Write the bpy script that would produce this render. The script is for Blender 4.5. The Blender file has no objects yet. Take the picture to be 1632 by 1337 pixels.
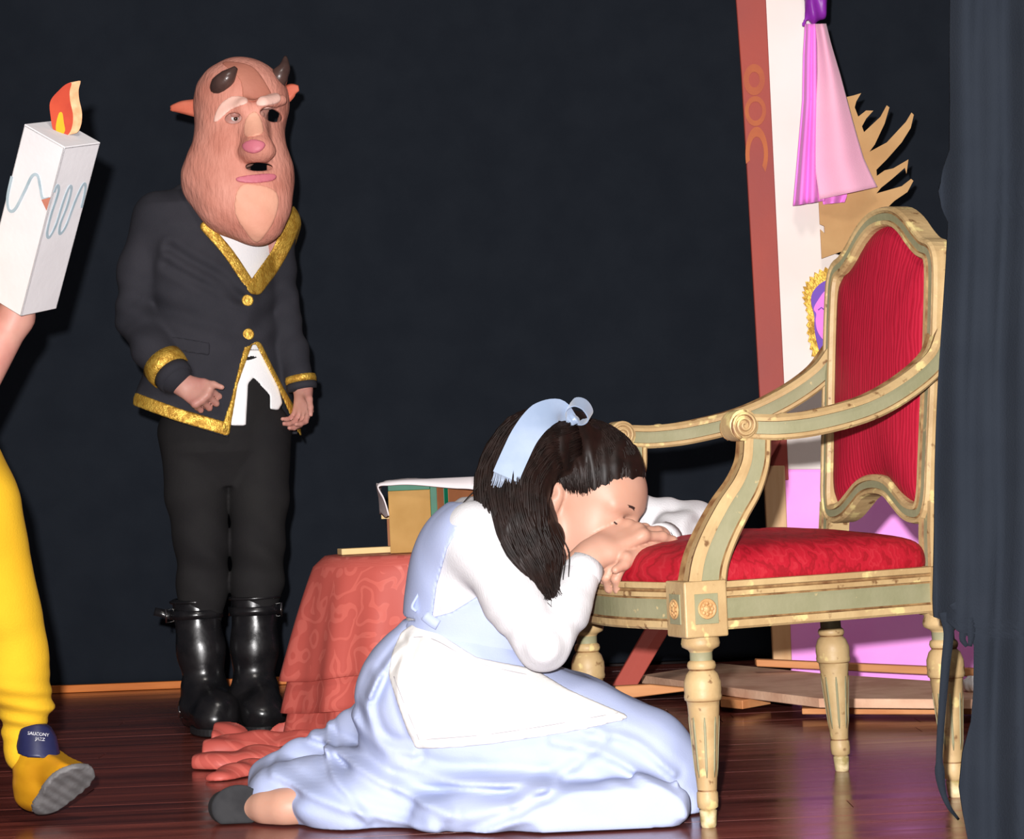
import bpy, math, random
import numpy as np
from mathutils import Vector, Matrix, Quaternion

# ------------------------------------------------------------------ camera
scene = bpy.context.scene
COL = scene.collection
FPX, W0, H0 = 3600.0, 1632.0, 1337.0
CAM_H, ROLL, HORIZON = 0.612, math.radians(-2.5), 88.0
cam_data = bpy.data.cameras.new('camera')
cam_data.sensor_width = 36.0
cam_data.lens = 36.0 * FPX / W0
cam_data.clip_start, cam_data.clip_end = 0.05, 60
cam = bpy.data.objects.new('camera', cam_data)
COL.objects.link(cam)
CAM_R = Matrix.Rotation(math.pi / 2 + math.atan2(HORIZON, FPX), 3, 'X') @ Matrix.Rotation(ROLL, 3, 'Z')
CAM_O = Vector((0, 0, CAM_H))
cam.matrix_world = Matrix.Translation(CAM_O) @ CAM_R.to_4x4()
scene.camera = cam

# ------------------------------------------------------------------ world, light, exposure
world = bpy.data.worlds.new('world')
scene.world = world
world.use_nodes = True
bg = world.node_tree.nodes['Background']
bg.inputs[0].default_value = (0.50, 0.46, 0.55, 1)
bg.inputs[1].default_value = 0.085

def lamp(name, kind, loc, energy, color, size, target=None):
    d = bpy.data.lights.new(name, kind)
    d.energy = energy
    d.color = color
    if kind == 'AREA':
        d.shape = 'DISK'
        d.size = size
    else:
        d.shadow_soft_size = size
    o = bpy.data.objects.new(name, d)
    COL.objects.link(o)
    o.location = loc
    if target is not None:
        o.rotation_euler = (Vector(target) - Vector(loc)).to_track_quat('-Z', 'Y').to_euler()
    return o

# the photographer's flash, just above and left of the lens
lamp('camera_flash', 'POINT', (-0.07, 0.02, CAM_H + 0.13), 1500, (1.0, 0.975, 0.97), 0.022)
# added unseen warm fill, high over the stage front, softening the flash shadows
lamp('added_overhead_fill', 'AREA', (0.3, 1.6, 4.6), 70, (1.0, 0.93, 0.86), 0.9, (0.1, 4.6, 0.4))

scene.view_settings.view_transform = 'Standard'
scene.view_settings.look = 'None'
scene.view_settings.gamma = 1.0
scene.view_settings.use_curve_mapping = False
scene.view_settings.exposure = 0.0

# ------------------------------------------------------------------ helpers
def P(px, py, Y):
    """pixel + distance along the stage -> point"""
    d = CAM_R @ Vector(((px - W0 / 2) / FPX, -(py - H0 / 2) / FPX, -1.0))
    return CAM_O + d * (Y / d.y)

def PF(px, py, z=0.0):
    """pixel -> point on the horizontal plane z"""
    d = CAM_R @ Vector(((px - W0 / 2) / FPX, -(py - H0 / 2) / FPX, -1.0))
    return CAM_O + d * ((z - CAM_H) / d.z)

def lin(r, g, b):
    f = lambda v: (v / 255 / 12.92) if v / 255 <= 0.04045 else ((v / 255 + 0.055) / 1.055) ** 2.4
    return (f(r), f(g), f(b), 1.0)

rng = random.Random(4)
nrng = np.random.default_rng(5)
MW = {}

def reg(o, parent, M):
    MW[o.name] = M
    return o

def thing(name, label, cat, loc=(0, 0, 0), rotz=0.0, group=None, kind=None):
    o = bpy.data.objects.new(name, None)
    o.empty_display_size = 0.05
    COL.objects.link(o)
    o.location = loc
    o.rotation_euler = (0, 0, rotz)
    MW[o.name] = Matrix.Translation(loc) @ Matrix.Rotation(rotz, 4, 'Z')
    tag(o, label, cat, group, kind)
    return o

def tag(o, label=None, cat=None, group=None, kind=None):
    if label: o['label'] = label
    if cat: o['category'] = cat
    if group: o['group'] = group
    if kind: o['kind'] = kind
    return o

def mk(name, V, F, m, parent=None, smooth=True, mi=None, local=False, origin=None, label=None):
    """one mesh object; V in world coordinates unless local"""
    V = np.asarray([tuple(v) for v in V] if not isinstance(V, np.ndarray) else V, dtype=np.float64)
    M = MW[parent.name] if parent is not None else Matrix.Identity(4)
    if origin is not None and parent is None:
        M = Matrix.Translation(origin)
    if not local:
        A = np.array(M.inverted())
        V = V @ A[:3, :3].T + A[:3, 3]
    me = bpy.data.meshes.new(name)
    if isinstance(F, np.ndarray):
        n = F.shape[1]
        me.vertices.add(len(V))
        me.vertices.foreach_set('co', V.astype(np.float32).ravel())
        me.loops.add(F.size)
        me.loops.foreach_set('vertex_index', F.astype(np.int32).ravel())
        me.polygons.add(len(F))
        me.polygons.foreach_set('loop_start', np.arange(0, F.size, n, dtype=np.int32))
    else:
        me.from_pydata([tuple(v) for v in V], [], [tuple(f) for f in F])
    if smooth:
        me.polygons.foreach_set('use_smooth', np.ones(len(me.polygons), dtype=bool))
    for mm in (m if isinstance(m, (list, tuple)) else [m]):
        me.materials.append(mm)
    if mi is not None:
        me.polygons.foreach_set('material_index', np.asarray(mi, dtype=np.int32))
    me.update(calc_edges=True)
    me.validate()
    o = bpy.data.objects.new(name, me)
    COL.objects.link(o)
    if parent is not None:
        o.parent = parent
    elif origin is not None:
        o.location = origin
    MW[o.name] = M
    if label: o['label'] = label
    return o

def share(o, loc, rot=(0, 0, 0), parent=None, scale=(1, 1, 1)):
    c = o.copy()
    COL.objects.link(c)
    c.location = loc
    c.rotation_euler = rot
    c.scale = scale
    if parent is not None: c.parent = parent
    return c

def bevel(o, w=0.003, seg=2, ang=40):
    b = o.modifiers.new('bevel', 'BEVEL')
    b.width = w
    b.segments = seg
    b.limit_method = 'ANGLE'
    b.angle_limit = math.radians(ang)
    return o

def solid(o, t, off=0):
    b = o.modifiers.new('solid', 'SOLIDIFY')
    b.thickness = t
    b.offset = off
    return o

def subsurf(o, n=1):
    b = o.modifiers.new('sub', 'SUBSURF')
    b.levels = n
    b.render_levels = n
    return o

def cr(pts, n=8, closed=False):
    """Catmull-Rom through points of any dimension"""
    p = np.array([tuple(q) if not np.isscalar(q) else (q,) for q in pts], float)
    N = len(p)
    out = []
    segs = N if closed else N - 1
    for i in range(segs):
        if closed:
            a, b, c, d = p[(i - 1) % N], p[i], p[(i + 1) % N], p[(i + 2) % N]
        else:
            b, c = p[i], p[i + 1]
            a = p[i - 1] if i else 2 * b - c
            d = p[i + 2] if i + 2 < N else 2 * c - b
        for k in range(n):
            t = k / n
            out.append(0.5 * (2 * b + (c - a) * t + (2 * a - 5 * b + 4 * c - d) * t * t + (3 * b - a - 3 * c + d) * t ** 3))
    if not closed: out.append(p[-1])
    return np.array(out)

def box(c, s, R=None):
    """8 verts, 6 quads of a box with centre c, half sizes s, columns of R its axes"""
    V = []
    for x in (-1, 1):
        for y in (-1, 1):
            for z in (-1, 1):
                v = Vector((x * s[0], y * s[1], z * s[2]))
                if R is not None: v = R @ v
                V.append(Vector(c) + v)
    return V, [(0, 1, 3, 2), (4, 6, 7, 5), (0, 4, 5, 1), (2, 3, 7, 6), (0, 2, 6, 4), (1, 5, 7, 3)]

def hexa(bot, top):
    """prism from two equal loops"""
    n = len(bot)
    V = list(bot) + list(top)
    F = [tuple(range(n))[::-1], tuple(range(n, 2 * n))]
    for i in range(n):
        j = (i + 1) % n
        F.append((i, j, n + j, n + i))
    return V, F

def join(parts):
    V, F = [], []
    for v, f in parts:
        n = len(V)
        V += [tuple(q) for q in v]
        F += [tuple(i + n for i in g) for g in f]
    return V, F

def lathe(prof, seg=20, centre=(0, 0, 0)):
    V, F = [], []
    n = len(prof)
    for r, z in prof:
        for k in range(seg):
            a = 2 * math.pi * k / seg
            V.append((centre[0] + r * math.cos(a), centre[1] + r * math.sin(a), centre[2] + z))
    for i in range(n - 1):
        for k in range(seg):
            k2 = (k + 1) % seg
            F.append((i * seg + k, i * seg + k2, (i + 1) * seg + k2, (i + 1) * seg + k))
    F.append(tuple(range(seg))[::-1])
    F.append(tuple((n - 1) * seg + k for k in range(seg)))
    return V, F

def sweep(path, prof, nvec, closed=False, scale=None, pm=None):
    """sweep a 2D profile (p along nvec, q along nvec x tangent) on a path; returns V, F, material index"""
    path = [Vector(p) for p in path]
    nvec = Vector(nvec).normalized()
    n, m = len(path), len(prof)
    V, F, MI = [], [], []
    for i, p in enumerate(path):
        if closed:
            t = path[(i + 1) % n] - path[i - 1]
        else:
            t = path[min(i + 1, n - 1)] - path[max(i - 1, 0)]
        t.normalize()
        nn = (nvec - t * nvec.dot(t)).normalized()
        q = nn.cross(t).normalized()
        s = 1.0 if scale is None else scale[i]
        for a, b in prof:
            V.append(p + nn * (a * s) + q * (b * s))
    for i in range(n if closed else n - 1):
        i2 = (i + 1) % n
        for k in range(m):
            k2 = (k + 1) % m
            F.append((i * m + k, i2 * m + k, i2 * m + k2, i * m + k2))
            MI.append(pm[k] if pm else 0)
    if not closed:
        F.append(tuple(range(m)))
        F.append(tuple((n - 1) * m + k for k in reversed(range(m))))
        MI += [0, 0]
    return V, F, MI

def circ(r, n=8, ry=None):
    ry = r if ry is None else ry
    return [(r * math.cos(2 * math.pi * k / n), ry * math.sin(2 * math.pi * k / n)) for k in range(n)]

def tube(path, r, n=8, r2=None):
    path = [Vector(p) for p in path]
    t = (path[-1] - path[0])
    nv = Vector((0, 1, 0)) if abs(t.normalized().y) < 0.8 else Vector((1, 0, 0))
    sc = None
    if r2 is not None:
        sc = [1 + (r2 / r - 1) * i / (len(path) - 1) for i in range(len(path))]
    V, F, _ = sweep(path, circ(r, n), nv, scale=sc)
    return V, F

def sphere(c, r, n=12, m=8):
    prof = [(max(1e-5, math.sin(math.pi * i / m)) , -math.cos(math.pi * i / m)) for i in range(m + 1)]
    V, F = lathe(prof, n)
    r = r if hasattr(r, '__len__') else (r, r, r)
    return [Vector((c[0] + v[0] * r[0], c[1] + v[1] * r[1], c[2] + v[2] * r[2])) for v in V], F

def pipoly(pts, x, y):
    """signed distance (2D, negative inside) of a polygon on arrays"""
    pts = np.array([tuple(p) for p in pts], float)
    d = np.full(np.broadcast(x, y).shape, 1e9)
    inside = np.zeros(d.shape, bool)
    n = len(pts)
    for i in range(n):
        a, b = pts[i], pts[(i + 1) % n]
        e = b - a
        wx, wy = x - a[0], y - a[1]
        t = np.clip((wx * e[0] + wy * e[1]) / (e @ e + 1e-12), 0, 1)
        d = np.minimum(d, (wx - t * e[0]) ** 2 + (wy - t * e[1]) ** 2)
        c = ((a[1] <= y) & (b[1] > y)) | ((b[1] <= y) & (a[1] > y))
        xi = a[0] + (y - a[1]) / (e[1] if abs(e[1]) > 1e-12 else 1e-12) * e[0]
        inside ^= c & (x < xi)
    return np.where(inside, -1, 1) * np.sqrt(d)

def pline(pts, x, y):
    pts = np.array([tuple(p) for p in pts], float)
    d = np.full(np.broadcast(x, y).shape, 1e9)
    for a, b in zip(pts[:-1], pts[1:]):
        e = b - a
        wx, wy = x - a[0], y - a[1]
        t = np.clip((wx * e[0] + wy * e[1]) / (e @ e + 1e-12), 0, 1)
        d = np.minimum(d, (wx - t * e[0]) ** 2 + (wy - t * e[1]) ** 2)
    return np.sqrt(d)

class SDF:
    """signed distance grid -> one continuous surface"""
    def __init__(s, lo, hi, h):
        s.h = h
        s.lo = np.array(lo, float)
        n = np.ceil((np.array(hi, float) - s.lo) / h).astype(int) + 1
        s.ax = [s.lo[i] + h * np.arange(n[i]) for i in range(3)]
        s.d = np.full(tuple(n), 0.25, np.float32)
    def copy(s):
        c = SDF.__new__(SDF)
        c.h, c.lo, c.ax, c.d = s.h, s.lo, s.ax, s.d.copy()
        return c
    def xyz(s):
        return s.ax[0][:, None, None], s.ax[1][None, :, None], s.ax[2][None, None, :]
    def _loc(s, lo, hi):
        sl, c = [], []
        for i in range(3):
            a = int(np.clip(math.floor((lo[i] - s.lo[i]) / s.h), 0, len(s.ax[i])))
            b = int(np.clip(math.ceil((hi[i] - s.lo[i]) / s.h) + 1, 0, len(s.ax[i])))
            if b <= a: return None, None
            sl.append(slice(a, b))
            sh = [1, 1, 1]
            sh[i] = -1
            c.append(s.ax[i][a:b].reshape(sh))
        return tuple(sl), c
    def _mix(s, sl, v, k, sub):
        a = s.d[sl]
        if sub:
            v = -v
            if k > 0:
                hh = np.maximum(k - np.abs(a - v), 0) / k
                s.d[sl] = np.maximum(a, v) + hh * hh * k * 0.25
            else:
                s.d[sl] = np.maximum(a, v)
        else:
            if k > 0:
                hh = np.maximum(k - np.abs(a - v), 0) / k
                s.d[sl] = np.minimum(a, v) - hh * hh * k * 0.25
            else:
                s.d[sl] = np.minimum(a, v)
    def cone(s, a, b, ra, rb=None, k=0.02, sub=False):
        rb = ra if rb is None else rb
        a, b = np.array(tuple(a), float), np.array(tuple(b), float)
        mg = max(ra, rb) + k + 3 * s.h + 0.02
        sl, c = s._loc(np.minimum(a, b) - mg, np.maximum(a, b) + mg)
        if sl is None: return s
        e = b - a
        L = e @ e + 1e-12
        w = [c[i] - a[i] for i in range(3)]
        t = np.clip((w[0] * e[0] + w[1] * e[1] + w[2] * e[2]) / L, 0, 1)
        v = np.sqrt(sum((w[i] - t * e[i]) ** 2 for i in range(3))) - (ra + (rb - ra) * t)
        s._mix(sl, v.astype(np.float32), k, sub)
        return s
    def chain(s, pts, rs, k=0.02):
        for i in range(len(pts) - 1):
            s.cone(pts[i], pts[i + 1], rs[i], rs[i + 1], k)
        return s
    def ell(s, c0, r, R=None, k=0.02, sub=False):
        c0 = np.array(tuple(c0), float)
        r = np.array(r if hasattr(r, '__len__') else (r, r, r), float)
        mg = r.max() + k + 3 * s.h + 0.02
        sl, c = s._loc(c0 - mg, c0 + mg)
        if sl is None: return s
        w = [c[i] - c0[i] for i in range(3)]
        if R is not None:
            R = np.array(R)
            w = [w[0] * R[0, j] + w[1] * R[1, j] + w[2] * R[2, j] for j in range(3)]
        k0 = np.sqrt(sum((w[i] / r[i]) ** 2 for i in range(3)))
        k1 = np.sqrt(sum((w[i] / r[i] ** 2) ** 2 for i in range(3))) + 1e-9
        v = k0 * (k0 - 1) / k1
        v = np.maximum(v, -r.min())
        s._mix(sl, v.astype(np.float32), k, sub)
        return s
    def column(s, rows, yaw=0.0, k=0.02):
        """stack of ellipses: rows (z, cx, cy, a, b)"""
        rows = sorted(rows)
        R = np.array(rows, float)
        z = s.ax[2]
        cx, cy, a, b = (np.interp(z, R[:, 0], R[:, j]) for j in range(1, 5))
        X, Y, Z = s.xyz()
        co, si = math.cos(yaw), math.sin(yaw)
        dx, dy = X - cx[None, None, :], Y - cy[None, None, :]
        qx, qy = dx * co + dy * si, -dx * si + dy * co
        a, b = a[None, None, :], b[None, None, :]
        k0 = np.sqrt((qx / a) ** 2 + (qy / b) ** 2)
        k1 = np.sqrt((qx / a ** 2) ** 2 + (qy / b ** 2) ** 2) + 1e-6
        v = np.where(k0 < 0.05, -np.minimum(a, b), k0 * (k0 - 1) / k1)
        zz = np.maximum(R[0, 0] - z, z - R[-1, 0])[None, None, :]
        v = np.maximum(v, zz)
        sl = (slice(None),) * 3
        s._mix(sl, v.astype(np.float32), k, False)
        return s
    def mesh(s):
        d = s.d
        d[0], d[-1] = np.maximum(d[0], 1e-3), np.maximum(d[-1], 1e-3)
        d[:, 0], d[:, -1] = np.maximum(d[:, 0], 1e-3), np.maximum(d[:, -1], 1e-3)
        d[:, :, 0], d[:, :, -1] = np.maximum(d[:, :, 0], 1e-3), np.maximum(d[:, :, -1], 1e-3)
        g = d < 0
        nx, ny, nz = d.shape
        cnt = np.zeros((nx - 1, ny - 1, nz - 1), np.int8)
        for i in (0, 1):
            for j in (0, 1):
                for k in (0, 1):
                    cnt += g[i:nx - 1 + i, j:ny - 1 + j, k:nz - 1 + k]
        act = (cnt > 0) & (cnt < 8)
        I = np.argwhere(act)
        vid = np.full(act.shape, -1, np.int32)
        vid[act] = np.arange(len(I))
        acc = np.zeros((len(I), 3))
        num = np.zeros(len(I))
        cs = [(i, j, k) for i in (0, 1) for j in (0, 1) for k in (0, 1)]
        vals = {c: d[I[:, 0] + c[0], I[:, 1] + c[1], I[:, 2] + c[2]].astype(float) for c in cs}
        for c in cs:
            for axn in range(3):
                if c[axn] == 0:
                    e = list(c)
                    e[axn] = 1
                    e = tuple(e)
                    a, b = vals[c], vals[e]
                    m = (a < 0) != (b < 0)
                    t = np.where(m, a / np.where(m, a - b, 1), 0)
                    p = np.tile(np.array(c, float), (len(I), 1))
                    p[:, axn] += t
                    acc += p * m[:, None]
                    num += m
        V = s.lo + s.h * (I + acc / num[:, None])
        Fs = []
        a, b = g[:-1, 1:-1, 1:-1], g[1:, 1:-1, 1:-1]
        for axn in range(3):
            sl0 = [slice(1, -1)] * 3
            sl1 = [slice(1, -1)] * 3
            sl0[axn], sl1[axn] = slice(0, -1), slice(1, None)
            A, B = g[tuple(sl0)], g[tuple(sl1)]
            for flip, msk in ((False, A & ~B), (True, ~A & B)):
                E = np.argwhere(msk)
                if not len(E): continue
                off = np.array([1, 1, 1])
                off[axn] = 0
                E = E + off
                u, v = (axn + 1) % 3, (axn + 2) % 3
                q = []
                for du, dv in ((-1, -1), (0, -1), (0, 0), (-1, 0)):
                    C = E.copy()
                    C[:, u] += du
                    C[:, v] += dv
                    q.append(vid[C[:, 0], C[:, 1], C[:, 2]])
                Q = np.stack(q, 1)
                Fs.append(Q[:, ::-1] if flip else Q)
        return V, np.concatenate(Fs)

def largest(V, F):
    lab = np.arange(len(V))
    while True:
        m = lab[F].min(1)
        new = lab.copy()
        for j in range(F.shape[1]): np.minimum.at(new, F[:, j], m)
        new = new[new]
        if (new == lab).all(): break
        lab = new
    ids, cnt = np.unique(lab, return_counts=True)
    keep = lab == ids[cnt.argmax()]
    idx = np.cumsum(keep) - 1
    return V[keep], idx[F[keep[F[:, 0]]]]

def drape_line(name, sdf, px, Y0, r, m, parent, n=8, off=0.0):
    """a thin cord laid along a surface: each pixel of the line is dropped onto the surface from the audience side"""
    pts = []
    for x, y in cr([tuple(map(float, p)) for p in px], n):
        ray = (P(x, y, Y0) - CAM_O).normalized()
        t = (Y0 - CAM_O.y) / ray.y
        for _ in range(400):
            pt = CAM_O + ray * t
            i = tuple(int(np.clip(round((pt[k] - sdf.lo[k]) / sdf.h), 0, sdf.d.shape[k] - 1)) for k in range(3))
            v = float(sdf.d[i])
            if v < off + .0005: break
            t += max(.0008, min(v - off, .004) * .6)
        pts.append(np.array(pt))
    pts = np.array(pts)
    for _ in range(3): pts[1:-1] = (pts[:-2] + pts[1:-1] * 2 + pts[2:]) / 4
    V, F = tube([tuple(q) for q in pts], r, 6)
    return mk(name, V, F, M[m], parent)

def wob(x, y, z, s, seed=0):
    r = np.random.default_rng(seed)
    v = 0
    for i in range(5):
        a = r.normal(size=3) * s
        v = v + np.sin(a[0] * x + a[1] * y + a[2] * z + r.uniform(0, 6.28))
    return v / 5

def frame(fwd, up):
    f = Vector(fwd).normalized()
    u = Vector(up)
    u = (u - f * u.dot(f)).normalized()
    l = u.cross(f)
    return Matrix((f, l, u)).transposed()      # columns: forward, left, up

def head(S, c, R, sc=1.0, closed=False):
    c = Vector(c)
    T = lambda x, y, z: c + R @ (Vector((x, y, z)) * sc)
    E = lambda p, r, k=0.02, sub=False: S.ell(T(*p), [q * sc for q in r], R, k * sc, sub)
    Cn = lambda a, b, r1, r2, k=0.015: S.cone(T(*a), T(*b), r1 * sc, r2 * sc, k * sc)
    E((-.012, 0, .035), (.098, .076, .086))
    E((.028, 0, -.03), (.064, .060, .088), .04)
    E((.045, 0, .035), (.052, .058, .052), .03)
    for y in (-1, 1):
        Cn((-.005, .052 * y, -.055), (.06, .014 * y, -.098), .017, .016, .03)
        E((.05, .036 * y, -.03), (.03, .024, .03), .03)
    E((.072, 0, -.1), (.018, .02, .017), .025)
    for y in (-1, 1):
        E((.099, .032 * y, .008), (.018, .022, .014), .016, True)
        E((.074, .032 * y, .005), (.016, .018, .013), .008)
        Cn((.090, .010 * y, .026), (.076, .05 * y, .025), .006, .005, .02)
    Cn((.089, 0, .016), (.110, 0, -.026), .007, .0105, .014)
    for y in (-1, 1): E((.101, .011 * y, -.032), (.010, .008, .008), .01)
    E((.092, 0, -.060), (.010, .022, .0065), .008)
    E((.090, 0, -.0725), (.010, .019, .007), .008)
    for y in (-1, 1):
        E((-.02, .079 * y, -.006), (.020, .012, .032), .006)
        E((-.016, .093 * y, -.003), (.011, .008, .019), .005, True)
        E((-.012, .084 * y, -.006), (.004, .006, .007), .004)
    Cn((-.02, 0, -.05), (-.035, 0, -.15), .05, .052, .04)
    return T

def hand(S, o, f, n, thumb, curl, sc=1.0, thumb_dir=None, spread=0.06):
    """o wrist, f towards the fingers, n back of the hand, thumb +-1; curl = per finger 3 bend angles"""
    f = Vector(f).normalized()
    n = Vector(n)
    n = (n - f * n.dot(f)).normalized()
    s = f.cross(n) * thumb
    o = Vector(o)
    tips = []
    base = [(.031, .086), (.011, .091), (-.010, .086), (-.029, .077)]
    ln = [(.042, .026, .021), (.046, .029, .022), (.042, .027, .021), (.033, .021, .019)]
    for i in range(4):
        b = o + s * base[i][0] * sc + f * base[i][1] * sc
        S.cone(o + s * base[i][0] * .55 * sc, b, .0135 * sc, .0105 * sc, .016 * sc)
        S.ell(b + n * .003 * sc, .0112 * sc, None, .008 * sc)
        d0 = (f + s * spread * (1.5 - i)).normalized()
        a = 0.0
        p = b
        r = (.0094, .0089, .0082, .0072) if i < 3 else (.0083, .0078, .0073, .0064)
        for j in range(3):
            a += curl[i][j]
            d = d0 * math.cos(a) - n * math.sin(a)
            q = p + d * ln[i][j] * sc
            S.cone(p, q, r[j] * sc, r[j + 1] * sc, .005 * sc)
            p = q
        tips.append((p, d))
    td = Vector(thumb_dir).normalized() if thumb_dir is not None else (f * .7 + s * .62 - n * .35).normalized()
    tb = o + s * .020 * sc + f * .022 * sc - n * .004 * sc
    p1 = tb + td * .044 * sc
    d2 = (td * .8 + f * .5).normalized()
    p2 = p1 + d2 * .033 * sc
    p3 = p2 + (d2 * .85 + f * .3 - n * .1).normalized() * .027 * sc
    S.cone(tb, p1, .0165 * sc, .0115 * sc, .014 * sc)
    S.cone(p1, p2, .0108 * sc, .0100 * sc, .006 * sc)
    S.cone(p2, p3, .0100 * sc, .0078 * sc, .005 * sc)
    S.cone(o - f * .03 * sc, o + f * .012 * sc, .0235 * sc, .022 * sc, .02 * sc)
    return tips

# ------------------------------------------------------------------ materials
def mat(name, base, base2=None, scale=6.0, rough=.7, rough2=None, spec=.3, bump=0.0, bscale=80.0, metal=0.0, coat=0.0, coat_rough=.1,
        sheen=0.0, stretch=(1, 1, 1), thr=(.35, .65), bstretch=None, sss=0.0, detail=5.0, emit=0.0):
    m = bpy.data.materials.new(name)
    m.use_nodes = True
    nt = m.node_tree
    N, L = nt.nodes, nt.links
    b = N['Principled BSDF']
    b.inputs['Base Color'].default_value = base
    b.inputs['Roughness'].default_value = rough
    b.inputs['Specular IOR Level'].default_value = spec
    b.inputs['Metallic'].default_value = metal
    b.inputs['Coat Weight'].default_value = coat
    b.inputs['Coat Roughness'].default_value = coat_rough
    b.inputs['Sheen Weight'].default_value = sheen
    if sss:
        b.inputs['Subsurface Weight'].default_value = sss
        b.inputs['Subsurface Radius'].default_value = (.012, .004, .002)
        b.inputs['Subsurface Scale'].default_value = 1.0
    tc = N.new('ShaderNodeTexCoord')
    if base2 is not None:
        mp = N.new('ShaderNodeMapping')
        mp.inputs['Scale'].default_value = stretch
        L.new(tc.outputs['Object'], mp.inputs[0])
        nz = N.new('ShaderNodeTexNoise')
        nz.inputs['Scale'].default_value = scale
        nz.inputs['Detail'].default_value = detail
        L.new(mp.outputs[0], nz.inputs['Vector'])
        rp = N.new('ShaderNodeValToRGB')
        rp.color_ramp.elements[0].position = thr[0]
        rp.color_ramp.elements[1].position = thr[1]
        rp.color_ramp.elements[0].color = base
        rp.color_ramp.elements[1].color = base2
        L.new(nz.outputs[0], rp.inputs[0])
        L.new(rp.outputs[0], b.inputs['Base Color'])
        if rough2 is not None:
            mr = N.new('ShaderNodeMapRange')
            mr.inputs[1].default_value, mr.inputs[2].default_value = thr
            mr.inputs[3].default_value, mr.inputs[4].default_value = rough, rough2
            L.new(nz.outputs[0], mr.inputs[0])
            L.new(mr.outputs[0], b.inputs['Roughness'])
    if bump:
        mp2 = N.new('ShaderNodeMapping')
        mp2.inputs['Scale'].default_value = bstretch or (1, 1, 1)
        L.new(tc.outputs['Object'], mp2.inputs[0])
        n2 = N.new('ShaderNodeTexNoise')
        n2.inputs['Scale'].default_value = bscale
        n2.inputs['Detail'].default_value = 4
        L.new(mp2.outputs[0], n2.inputs['Vector'])
        bp = N.new('ShaderNodeBump')
        bp.inputs['Strength'].default_value = bump
        bp.inputs['Distance'].default_value = .004
        L.new(n2.outputs[0], bp.inputs['Height'])
        L.new(bp.outputs[0], b.inputs['Normal'])
    return m

def overlay(m, color, scale, thr, stretch=(1, 1, 1), detail=3.0, rough=None):
    """another noise mask of a second colour on top of a material's colour"""
    nt = m.node_tree
    N, L = nt.nodes, nt.links
    b = N['Principled BSDF']
    old = b.inputs['Base Color']
    mx = N.new('ShaderNodeMix')
    mx.data_type = 'RGBA'
    if old.links:
        L.new(old.links[0].from_socket, mx.inputs[6])
    else:
        mx.inputs[6].default_value = old.default_value
    mx.inputs[7].default_value = color
    tc = N.new('ShaderNodeTexCoord')
    mp = N.new('ShaderNodeMapping')
    mp.inputs['Scale'].default_value = stretch
    mp.inputs['Location'].default_value = (scale * .37, 1.7, scale * .11)
    L.new(tc.outputs['Object'], mp.inputs[0])
    nz = N.new('ShaderNodeTexNoise')
    nz.inputs['Scale'].default_value = scale
    nz.inputs['Detail'].default_value = detail
    L.new(mp.outputs[0], nz.inputs['Vector'])
    mr = N.new('ShaderNodeMapRange')
    mr.inputs[1].default_value, mr.inputs[2].default_value = thr
    L.new(nz.outputs[0], mr.inputs[0])
    L.new(mr.outputs[0], mx.inputs[0])
    L.new(mx.outputs[2], b.inputs['Base Color'])
    return m

M = {}
M['drape'] = mat('black_drape', (.0115, .0145, .0205, 1), (.0135, .0168, .0232, 1), 9, .95, spec=.1, bump=.25, bscale=300)
M['plank'] = mat('varnished_plank', (.080, .019, .015, 1), (.26, .062, .046, 1), 3.2, .15, .30, spec=.5, bump=.05, bscale=30, stretch=(.5, 5, 1), thr=(.3, .75))
overlay(M['plank'], (.30, .12, .09, 1), 26, (.66, .80), (.25, 3, 1))
overlay(M['plank'], (.34, .28, .25, 1), 120, (.745, .79))
M['gap'] = mat('plank_gap', (.012, .004, .003, 1))
M['orange'] = mat('orange_wood', lin(222, 130, 60), lin(190, 95, 35), 9, .5, stretch=(.3, 4, 4))
M['cream'] = mat('cream_gold_paint', (.43, .30, .145, 1), (.34, .22, .10, 1), 14, .5, spec=.35, bump=.25, bscale=70)
overlay(M['cream'], (.56, .44, .19, 1), 26, (.60, .66))
overlay(M['cream'], (.15, .075, .03, 1), 48, (.63, .72))
M['sage'] = mat('sage_paint', (.205, .195, .108, 1), (.245, .228, .135, 1), 12, .55, spec=.3, bump=.15, bscale=90)
overlay(M['sage'], (.42, .32, .16, 1), 40, (.69, .74))
M['groove'] = mat('brown_groove', (.13, .055, .02, 1), (.30, .18, .075, 1), 40, .6)
M['gold_chip'] = mat('gold_rosette', (.40, .20, .075, 1), (.48, .30, .13, 1), 60, .5, bump=.3, bscale=150)
M['dark_foot'] = mat('worn_foot', (.30, .23, .09, 1), (.62, .5, .3, 1), 60, .5)

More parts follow.
